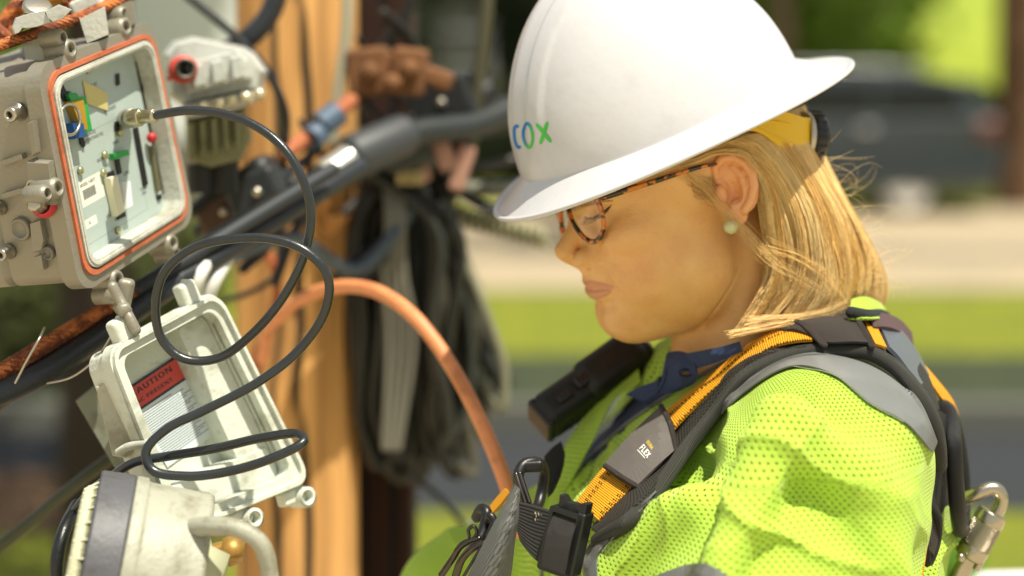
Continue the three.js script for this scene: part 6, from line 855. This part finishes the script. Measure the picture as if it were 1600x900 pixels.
// padded shoulder strap: net-covered pad, rolled edge, yellow webbing on top
const padUp = [[930, 832, 1.30], [968, 790, 1.315], [1028, 715, 1.362], [1090, 622, 1.384], [1140, 572, 1.38], [1200, 535, 1.365], [1245, 510, 1.375], [1300, 502, 1.385], [1352, 508, 1.395], [1400, 540, 1.385], [1440, 588, 1.37], [1458, 640, 1.36]];
const padLo = [[944, 838, 1.275], [1000, 796, 1.252], [1060, 716, 1.335], [1112, 645, 1.348], [1160, 588, 1.343], [1204, 563, 1.34], [1250, 549, 1.338], [1310, 546, 1.338], [1356, 551, 1.338], [1400, 576, 1.333], [1434, 617, 1.325], [1452, 664, 1.32]];
hp('shoulder_pad', layS([padUp, padUp.map((p, i) => [(p[0] + padLo[i][0]) / 2, (p[1] + padLo[i][1]) / 2, p[2] ? (p[2] + padLo[i][2]) / 2 - 0.004 : 0.003]), padLo], 0.004, 0.005, 110, 8), netMat, { label: 'black netting shoulder pad' });
{
  const o = splineRow([[935, 845, 1.28], [985, 812, 1.25], [1030, 762, 1.29], [1072, 702, 1.332], [1112, 652, 1.342], [1160, 592, 1.338], [1206, 566, 1.336], [1252, 551, 1.334], [1310, 547, 1.333], [1358, 551, 1.333], [1402, 577, 1.328], [1436, 617, 1.318], [1457, 656, 1.314], [1466, 692, 1.318], [1468, 728, 1.33]].map((q) => on(q, 0.008)), 110);
  const g = tube(o, 0.0058, { n: 260, sides: 14 }); const roll = hp('rolled_edge', metreUV(g), rollMat, { label: 'thick rolled black edge of the shoulder pad' });
}
const webUp = [[903, 786, 1.33], [948, 730, 1.35], [1032, 655, 1.376], [1060, 630, 1.38], [1112, 590, 1.376], [1160, 549, 1.368], [1198, 526, 1.362], [1238, 512, 1.366], [1262, 512, 1.36]], webLo = [[936, 816, 1.295], [992, 760, 1.312], [1044, 684, 1.35], [1080, 645, 1.357], [1124, 604, 1.355], [1166, 572, 1.348], [1204, 546, 1.343], [1244, 536, 1.334], [1270, 534, 1.332]];
hp('shoulder_webbing', layS([webUp, webUp.map((p, i) => [(p[0] + webLo[i][0]) / 2, (p[1] + webLo[i][1]) / 2, p[2] ? (p[2] + webLo[i][2]) / 2 - 0.003 : 0.001]), webLo], 0.0115, 0.0022, 130, 8), yellowWeb, { label: 'yellow woven shoulder webbing' });
{   // black stitch marks along both edges of the yellow webbing
  const A = splineRow(webUp.map((q) => on(q, 0.0146)), 200), B = splineRow(webLo.map((q) => on(q, 0.0146)), 200), M = splineRow(webUp.map((p, i) => on([(p[0] + webLo[i][0]) / 2, (p[1] + webLo[i][1]) / 2, p[2] ? (p[2] + webLo[i][2]) / 2 - 0.006 : 0.001], 0.0146)), 200), gs = [], at2 = (i, k) => A[i].clone().multiplyScalar((1 - k) * (1 - 2 * k)).addScaledVector(M[i], 4 * k * (1 - k)).addScaledVector(B[i], k * (2 * k - 1));
  for (const k of [0.13, 0.2, 0.8, 0.87]) for (let i = 4; i < 196; i += 3) gs.push(tube([at2(i, k), at2(i + 1, k)].map((p) => p.addScaledVector(camera.position.clone().sub(p).normalize(), 0.0052)), 0.0005, { n: 1, sides: 4, caps: false }));
  hp('webbing_stitching', join(gs), mat('#3a2b08', 0.8), { kind: 'stuff' });
}
// elastic keeper with print
const keepTex = (() => {
  const c = document.createElement('canvas'); c.width = 512; c.height = 512; const x = c.getContext('2d'); x.fillStyle = '#56524e'; x.fillRect(0, 0, 512, 512);
  for (let j = 0; j < 64; j++) for (let i = 0; i < 64; i++) { x.fillStyle = (i + j) % 2 ? '#3c3936' : '#6b6661'; x.fillRect(i * 8, j * 8, 7, 7); }
  x.save(); x.translate(300, 250); x.rotate(-0.0); x.font = 'bold 66px sans-serif'; x.fillStyle = '#d8d8d2'; x.fillText('FLEX', -90, 50); x.fillRect(-90, 60, 130, 6); x.font = 'bold 40px sans-serif'; x.fillStyle = '#c0a420'; x.fillText('DURA', -80, -16); x.restore();
  const t = new THREE.CanvasTexture(c); t.colorSpace = THREE.SRGBColorSpace; return t;
})();
{
  const rows = [[[1034, 636, 1.370], [990, 678, 1.354], [947, 727, 1.338]], [[1046, 666, 1.348], [1010, 704, 1.33], [972, 743, 1.316]], [[1054, 703, 1.334], [1028, 730, 1.312], [998, 760, 1.30]]];
  const g = layS(rows, 0.0195, 0.002, 20, 14), p = g.attributes.position, uv = g.attributes.uv; let mu = 0, mv = 0; for (let i = 0; i < uv.count; i++) { mu = Math.max(mu, uv.getX(i)); mv = Math.max(mv, uv.getY(i)); } for (let i = 0; i < uv.count; i++) uv.setXY(i, uv.getY(i) / mv, 1 - uv.getX(i) / mu);
  const k = hp('elastic_keeper', g, mat('#ffffff', 0.7, { map: keepTex }), { label: 'dark elastic keeper with small printed wording' });
  for (const e of [[[1033, 635, 1.369], [1048, 664, 1.346], [1055, 704, 1.332]], [[946, 728, 1.336], [971, 745, 1.314], [999, 762, 1.298]]]) hp('keeper_binding', tube(splineRow(e.map((q) => P(...q)), 20), 0.0022, { n: 40, sides: 8 }), bindMat);
}
// cover over the top of the shoulder
hp('shoulder_cover', layS([[[1212, 522, 1.362], [1244, 503, 1.372], [1290, 494, 1.388], [1324, 487, 1.40]], [[1244, 518, 1.346], [1270, 512, 1.346], [1308, 507, 1.35], [1342, 509, 1.36]], [[1286, 538, 1.327], [1305, 538, 1.326], [1334, 537, 1.326], [1361, 539, 1.33]]], 0, 0.002, 30, 16), coverMat, { label: 'dark mesh cover over the shoulder webbing' });
for (const e of [[[1210, 523, 1.362], [1224, 511, 1.366], [1244, 504, 1.362], [1264, 516, 1.34], [1288, 540, 1.324]], [[1324, 486, 1.40], [1344, 508, 1.356], [1362, 541, 1.327]]]) hp('cover_binding', tube(splineRow(e.map((q) => P(...q)), 24), 0.0027, { n: 48, sides: 8 }), bindMat);
hp('back_webbing', layS([[[1346, 500, 1.385], [1366, 508, 1.385]], [[1366, 540, 1.335], [1384, 546, 1.335]]], 0, 0.002, 8, 8), yellowWeb, { label: 'short run of yellow webbing behind the shoulder cover' });
hp('back_plate', layS([[[1366, 501, 1.41], [1400, 516, 1.405], [1426, 548, 1.395], [1448, 590, 1.375]], [[1378, 526, 1.365], [1398, 540, 1.36], [1418, 566, 1.352], [1438, 600, 1.34]], [[1386, 546, 1.338], [1398, 558, 1.336], [1416, 582, 1.33], [1434, 606, 1.325]]], 0, 0.003, 24, 12), mat('#565c64', 0.42, { bumpMap: T.fine, bumpScale: 0.0002 }), { label: 'smooth slate grey back plate' });
hp('nape_pad', slab([[P(1352, 498, 1.385), P(1376, 498, 1.40), P(1398, 506, 1.43), P(1414, 522, 1.46)], [P(1360, 520, 1.37), P(1384, 520, 1.38), P(1404, 530, 1.41), P(1417, 545, 1.45)]], 14, 6, 0.006), mat('#6e575a', 0.85, { bumpMap: T.twill, bumpScale: 0.0005 }), { label: 'dusty mauve fabric nape pad' });
// straps down the back
hp('yellow_back_strap', slab([[P(1436, 566, 1.40), P(1462, 596, 1.41), P(1486, 628, 1.42), P(1495, 656, 1.43), P(1490, 672, 1.44)], [P(1444, 590, 1.385), P(1462, 616, 1.39), P(1478, 640, 1.40), P(1486, 662, 1.41), P(1482, 676, 1.42)]], 30, 6, 0.0022), yellowWeb, { label: 'yellow strap arching to the back ring' });
hp('black_back_strap', slab([[P(1456, 640, 1.33), P(1462, 690, 1.33), P(1452, 740, 1.325), P(1434, 800, 1.31), P(1410, 862, 1.30), P(1398, 920, 1.29)], [P(1476, 650, 1.37), P(1478, 700, 1.375), P(1480, 760, 1.38), P(1474, 820, 1.38), P(1464, 870, 1.38), P(1456, 920, 1.38)]], 40, 8, 0.004), mat('#1c1d1c', 0.7, { bumpMap: T.rib, bumpScale: 0.0008 }), { label: 'wide black strap down the back of the sleeve' });
hp('yellow_leg_strap', slab([[P(1434, 842, 1.285), P(1424, 872, 1.28), P(1412, 920, 1.275)], [P(1446, 846, 1.30), P(1442, 876, 1.295), P(1436, 920, 1.29)]], 14, 5, 0.002), yellowWeb, { label: 'yellow webbing low on the back strap' });
hp('grey_loop', tube([P(1446, 800, 1.30), P(1452, 790, 1.295), P(1464, 806, 1.30), P(1462, 850, 1.31), P(1450, 880, 1.31), P(1448, 845, 1.30)], 0.0035, { n: 40, closed: true }), blackWeb);
hp('loop_netting', slab([[P(1450, 800, 1.296), P(1446, 830, 1.296), P(1448, 858, 1.298)], [P(1464, 808, 1.306), P(1463, 838, 1.306), P(1456, 866, 1.306)]], 10, 6, 0.002), coverMat);
// back ring
const blackSteel = mat('#2b2b2b', 0.34, { metal: 0.6, bumpMap: T.cast, bumpScale: 0.0003 });
hp('back_ring', tube([P(1473, 636, 1.40), P(1483, 646, 1.375), P(1490, 690, 1.35), P(1493, 750, 1.345), P(1497, 800, 1.35), P(1501, 828, 1.37), P(1504, 800, 1.41), P(1503, 740, 1.42), P(1496, 690, 1.425), P(1484, 646, 1.42)], [0.0062, 0.0062, 0.0062, 0.0062, 0.0062], { closed: true, n: 120, sides: 14 }), blackSteel, { label: 'black steel back ring' });
// front buckle: strap loop with raised frame
const bx = P(912, 812, 1).sub(P(864, 793, 1)).normalize();
{
  const c = P(877, 846, 1.262), ex = P(918, 812, 1.255).sub(P(864, 793, 1.268)), ey = P(864, 793, 1.262).sub(P(843, 887, 1.262));
  const X = ex.clone().normalize(), Z = X.clone().cross(ey).normalize(), Y = Z.clone().cross(X), at = (a, b, w) => c.clone().addScaledVector(X, a * 0.001).addScaledVector(Y, b * 0.001).addScaledVector(Z, w * 0.001);
  const buck = mat('#161918', 0.4, { bumpMap: T.fine, bumpScale: 0.00012 });
  const fr = ringPrism(rrect(-13, -23, 13.5, 23, 2.5), rrect(-10, -20, 9.5, 19, 1.5), at, -9, 3);
  const buckle = hp('buckle', join([metreUV(toCreasedNormals(fr, 0.5)), metreUV(toCreasedNormals(prism([[-8, 22], [14, 20], [14.2, 31], [11, 31.5], [7, 28.5], [-2, 28], [-6, 31.5], [-9, 31]], at, -8, 1, 0.06), 0.5)), metreUV(rbox(at(11.5, 1, -5), X, Y, 0.007, 0.046, 0.016, 0.0018))]), buck, { label: 'black moulded chest buckle' });
  hp('buckle_webbing', gridSlab(at), mat('#33312e', 0.7, { bumpMap: T.twill, bumpScale: 0.0004, map: tex(128, 0.003, (u, v) => grey(0.7 + 0.3 * Math.abs(Math.sin(u * Math.PI * 4)) * Math.abs(Math.sin(v * Math.PI * 4)))) }), { label: 'dark webbing looped through the buckle' });
  function gridSlab(at) { const rows = []; for (let j = 0; j <= 4; j++) { const r = []; for (let i = 0; i <= 4; i++) r.push(at(-9.6 + i * 4.8, -20 + j * 9.8, 1.5 + 3.5 * Math.sin(j / 4 * Math.PI) * 0.7 + (j === 4 ? -4 : 0))); rows.push(r); } return slab(rows, 12, 16, 0.002); }
  // raised lettering on the buckle tab
  const gs = []; let q = -4; for (const ch of 'MILLER') { const up = (pts) => gs.push(tube(pts.map(([a, b]) => at(q + a, 23.2 + b, 1.25)), 0.00022, { n: 6, sides: 4, caps: false })); const L = { M: [[[0, 0], [0, 3]], [[0, 3], [0.9, 1.4], [1.8, 3]], [[1.8, 0], [1.8, 3]]], I: [[[0.5, 0], [0.5, 3]]], L: [[[0, 3], [0, 0]], [[0, 0], [1.4, 0]]], E: [[[0, 0], [0, 3]], [[0, 3], [1.4, 3]], [[0, 1.5], [1.2, 1.5]], [[0, 0], [1.4, 0]]], R: [[[0, 0], [0, 3]], [[0, 3], [1.5, 2.6], [1.4, 1.6], [0, 1.5]], [[0.6, 1.5], [1.6, 0]]] }[ch]; L.forEach(up); q += ch === 'I' ? 1.4 : ch === 'M' ? 2.6 : 2.2; }
  part('buckle_lettering', inTo(metreUV(join(gs)), harness), buck, buckle);
}
hp('chest_strap', slab([[P(800, 782, 1.30), P(830, 788, 1.29), P(870, 800, 1.272)], [P(808, 815, 1.295), P(833, 830, 1.285), P(866, 840, 1.27)], [P(818, 845, 1.29), P(834, 868, 1.28), P(860, 890, 1.268)]], 14, 12, 0.003), blackWeb, { label: 'black chest strap with pale zigzag stitches' });
{ const gs = []; for (let k = 0; k < 3; k++) for (let i = 0; i < 13; i++) { const x = 836 + k * 5 + (i % 2) * 1.6, y = 800 + i * 5 + k * 1.5, D = 1.2815 - k * 0.0016; gs.push(tube([P(x, y, D), P(x + 1, y + 3.6, D)], 0.0006, { n: 2, sides: 5, caps: false })); } hp('strap_stitching', join(gs), mat('#b9b29a', 0.7), { kind: 'stuff' }); }
hp('hanging_webbing', slab([[P(806, 758, 1.305), P(792, 790, 1.295), P(772, 826, 1.285), P(748, 872, 1.275), P(722, 925, 1.27)], [P(808, 764, 1.302), P(800, 800, 1.285), P(788, 836, 1.272), P(772, 880, 1.265), P(752, 925, 1.262)], [P(808, 772, 1.30), P(806, 808, 1.29), P(800, 846, 1.285), P(796, 885, 1.282), P(790, 925, 1.28)]], 30, 10, 0.0024), greyWeb, { label: 'grey ribbed webbing hanging in front of the chest' });
const nickel = mat('#55504a', 0.22, { metal: 0.95 });
hp('adjuster', join([tube([P(810, 742, 1.325), P(820, 725, 1.33), P(840, 723, 1.335), P(850, 736, 1.34), P(846, 770, 1.34), P(838, 794, 1.33), P(822, 792, 1.32), P(814, 768, 1.32)], 0.0042, { closed: true, n: 70, sides: 10 }), rbox(P(830, 728, 1.33), V(1, 0.05, 0), UPY, 0.018, 0.009, 0.009, 0.003, 3)].map((g) => metreUV(g))), blackPlastic, { label: 'glossy black strap adjuster' });
hp('adjuster_bar', metreUV(join([tube([P(806, 742, 1.315), P(812, 762, 1.31), P(820, 786, 1.305)], 0.0024, { n: 10 }), tube([P(812, 740, 1.315), P(819, 762, 1.31), P(827, 785, 1.305)], 0.002, { n: 10 })])), nickel);
hp('far_webbing', slab([[P(850, 716, 1.40), P(862, 700, 1.41), P(874, 692, 1.42)], [P(852, 745, 1.385), P(866, 738, 1.395), P(882, 716, 1.41)], [P(856, 778, 1.37), P(864, 770, 1.375), P(876, 745, 1.39)]], 10, 10, 0.0025), blackWeb);
hp('strap_clip', metreUV(join([tube([P(745, 808, 1.33), P(752, 796, 1.325), P(760, 800, 1.32), P(756, 826, 1.315), P(748, 846, 1.31)], 0.0042, { n: 24 }), tube([P(762, 812, 1.315), P(766, 806, 1.312), P(772, 816, 1.31), P(764, 840, 1.305)], 0.0032, { n: 20 })])), blackPlastic, { label: 'black plastic strap clip' });
hp('strap_hook', metreUV(join([tube([P(690, 898, 1.31), P(708, 872, 1.305), P(722, 852, 1.3), P(748, 842, 1.3)], 0.0026, { n: 20 }), tube([P(712, 900, 1.30), P(722, 874, 1.295), P(740, 856, 1.29), P(756, 850, 1.29)], 0.003, { n: 20 }), tube([P(733, 838, 1.3), P(732, 828, 1.3), P(740, 822, 1.3), P(745, 832, 1.3), P(740, 842, 1.3)], 0.0014, { n: 20 }), cyl(P(722, 905, 1.285), P(752, 855, 1.285), 0.0013)])), nickel, { label: 'bright metal hook hanging beside the grey webbing' });
hp('yellow_tab', slab([[P(762, 800, 1.345), P(778, 780, 1.34), P(792, 764, 1.335)], [P(770, 806, 1.335), P(786, 788, 1.33), P(800, 770, 1.325)]], 8, 4, 0.002), yellowWeb);
// ================= carabiner on the back ring =================
{
  const cb = thing('carabiner', 'steel locking carabiner with knurled sleeve hooked on the back ring', 'carabiner', P(1530, 820, 1.39)), cp = (n, g, m, o) => part(n, inTo(g, cb), m, cb, o);
  const st = mat('#b3ab98', 0.26, { metal: 0.95, bumpMap: T.fine, bumpScale: 0.00012 });
  cp('bow', tube([P(1480, 800, 1.40), P(1488, 787, 1.40), P(1508, 779, 1.395), P(1530, 770, 1.39), P(1548, 763, 1.39), P(1559, 766, 1.39), P(1565, 778, 1.39), P(1562, 792, 1.39), P(1556, 804, 1.39)], 0.0052, { n: 80, sides: 14 }), st);
  const a = P(1552, 800, 1.39), b = P(1513, 872, 1.39), R = 0.0118;
  cp('sleeve', turned(a, b, [[0, 0], [0, 0.0095], [0.03, R * 0.96], [0.22, R], [0.23, R * 0.98], [0.24, R * 0.98], [0.245, R * 0.95], [0.26, R * 0.95], [0.74, R * 0.95], [0.76, R * 0.96], [0.77, R], [0.96, R], [1, R * 0.9], [1, 0]], 40), st, { label: 'steel gate sleeve' });
  const ax = b.clone().sub(a).normalize(), e1 = ax.clone().cross(V(0, 0, 1)).normalize(), e2 = ax.clone().cross(e1), kn = [];   // crossed knurl ridges
  for (const sg of [-1, 1]) for (let k = 0; k < 30; k++) { const pts = []; for (let i = 0; i <= 8; i++) { const t = 0.26 + 0.48 * i / 8, th = k / 30 * 2 * Math.PI + sg * i / 8 * 1.7; pts.push(a.clone().lerp(b, t).addScaledVector(e1, Math.cos(th) * R * 0.965).addScaledVector(e2, Math.sin(th) * R * 0.965)); } kn.push(tube(pts, 0.00042, { n: 8, sides: 4, caps: false })); }
  cp('knurling', join(kn), st, { kind: 'stuff' });
  cp('gate', join([tube([P(1520, 862, 1.39), P(1510, 880, 1.39), P(1500, 896, 1.39), P(1486, 925, 1.39)], 0.0058, { n: 20 }), rbox(P(1502, 893, 1.388), ax, e1, 0.03, 0.012, 0.012, 0.003)]), st);
  cp('rivet', ball(P(1501, 871, 1.376), 0.0036), st); cp('latch', join([cyl(P(1529, 888, 1.385), P(1526, 878, 1.385), 0.0026), rbox(P(1528, 884, 1.384), ax, e1, 0.008, 0.005, 0.006, 0.0015)]), st);
}
// ================= radio speaker microphone on the far shoulder =================
{
  const a = P(842, 660, 1.46), b = P(1000, 548, 1.50), X = b.clone().sub(a).normalize(), c = a.clone().lerp(b, 0.5), Y0 = V(0.45, 0.75, 0.35), Z = X.clone().cross(Y0).normalize().multiplyScalar(1), Y = Z.clone().cross(X);
  const L = a.distanceTo(b), mic = thing('radio_microphone', 'black handheld radio microphone clipped to the far shoulder strap', 'microphone', c.clone()), mp = (n, g, m, o) => part(n, inTo(g, mic), m, mic, o), shellM = mat('#101111', 0.5, { bumpMap: T.fine, bumpScale: 0.0001 });
  const at = (u, v, w) => c.clone().addScaledVector(X, u).addScaledVector(Y, v).addScaledVector(Z, w), W = 0.034;
  const micCase = mp('case', join([rbox(at(0.004, 0, 0), X, Y, L * 1.06, W * 1.1, 0.032, 0.0105, 6), rbox(at(L * 0.2, 0.004, 0), X, Y, L * 0.6, W * 1.15, 0.036, 0.012, 6)]), shellM);
  for (const sg of [1]) { mp('talk_button', rbox(at(-L * 0.02, W * 0.56, 0), X, Y, 0.028, 0.008, 0.012, 0.003), blackPlastic); mp('side_button', rbox(at(-L * 0.27, W * 0.54, 0.003), X, Y, 0.014, 0.008, 0.007, 0.002), blackPlastic); mp('end_cap', rbox(at(-L / 2 + 0.003, 0, 0), X, Y, 0.008, 0.03, 0.03, 0.003), blackPlastic); mp('accessory_slot', rbox(at(L * 0.18, W * 0.58, 0), X, Y, 0.02, 0.008, 0.012, 0.003), blackPlastic); }
  const face = Z.z > 0 ? 1 : -1; for (let i = 0; i < 7; i++) part('speaker_slot', inTo(rbox(at(-L * 0.3 + i * 0.007, -0.004, face * 0.0158), X, Y, 0.0022, 0.014, 0.0016, 0.0006), mic), mat('#050505', 0.6), micCase);
  mp('clip', rbox(at(L * 0.2, -W * 0.5, -face * 0.012), X, Y, 0.04, 0.012, 0.012, 0.003), blackPlastic);
}
renderer.render(scene, camera);
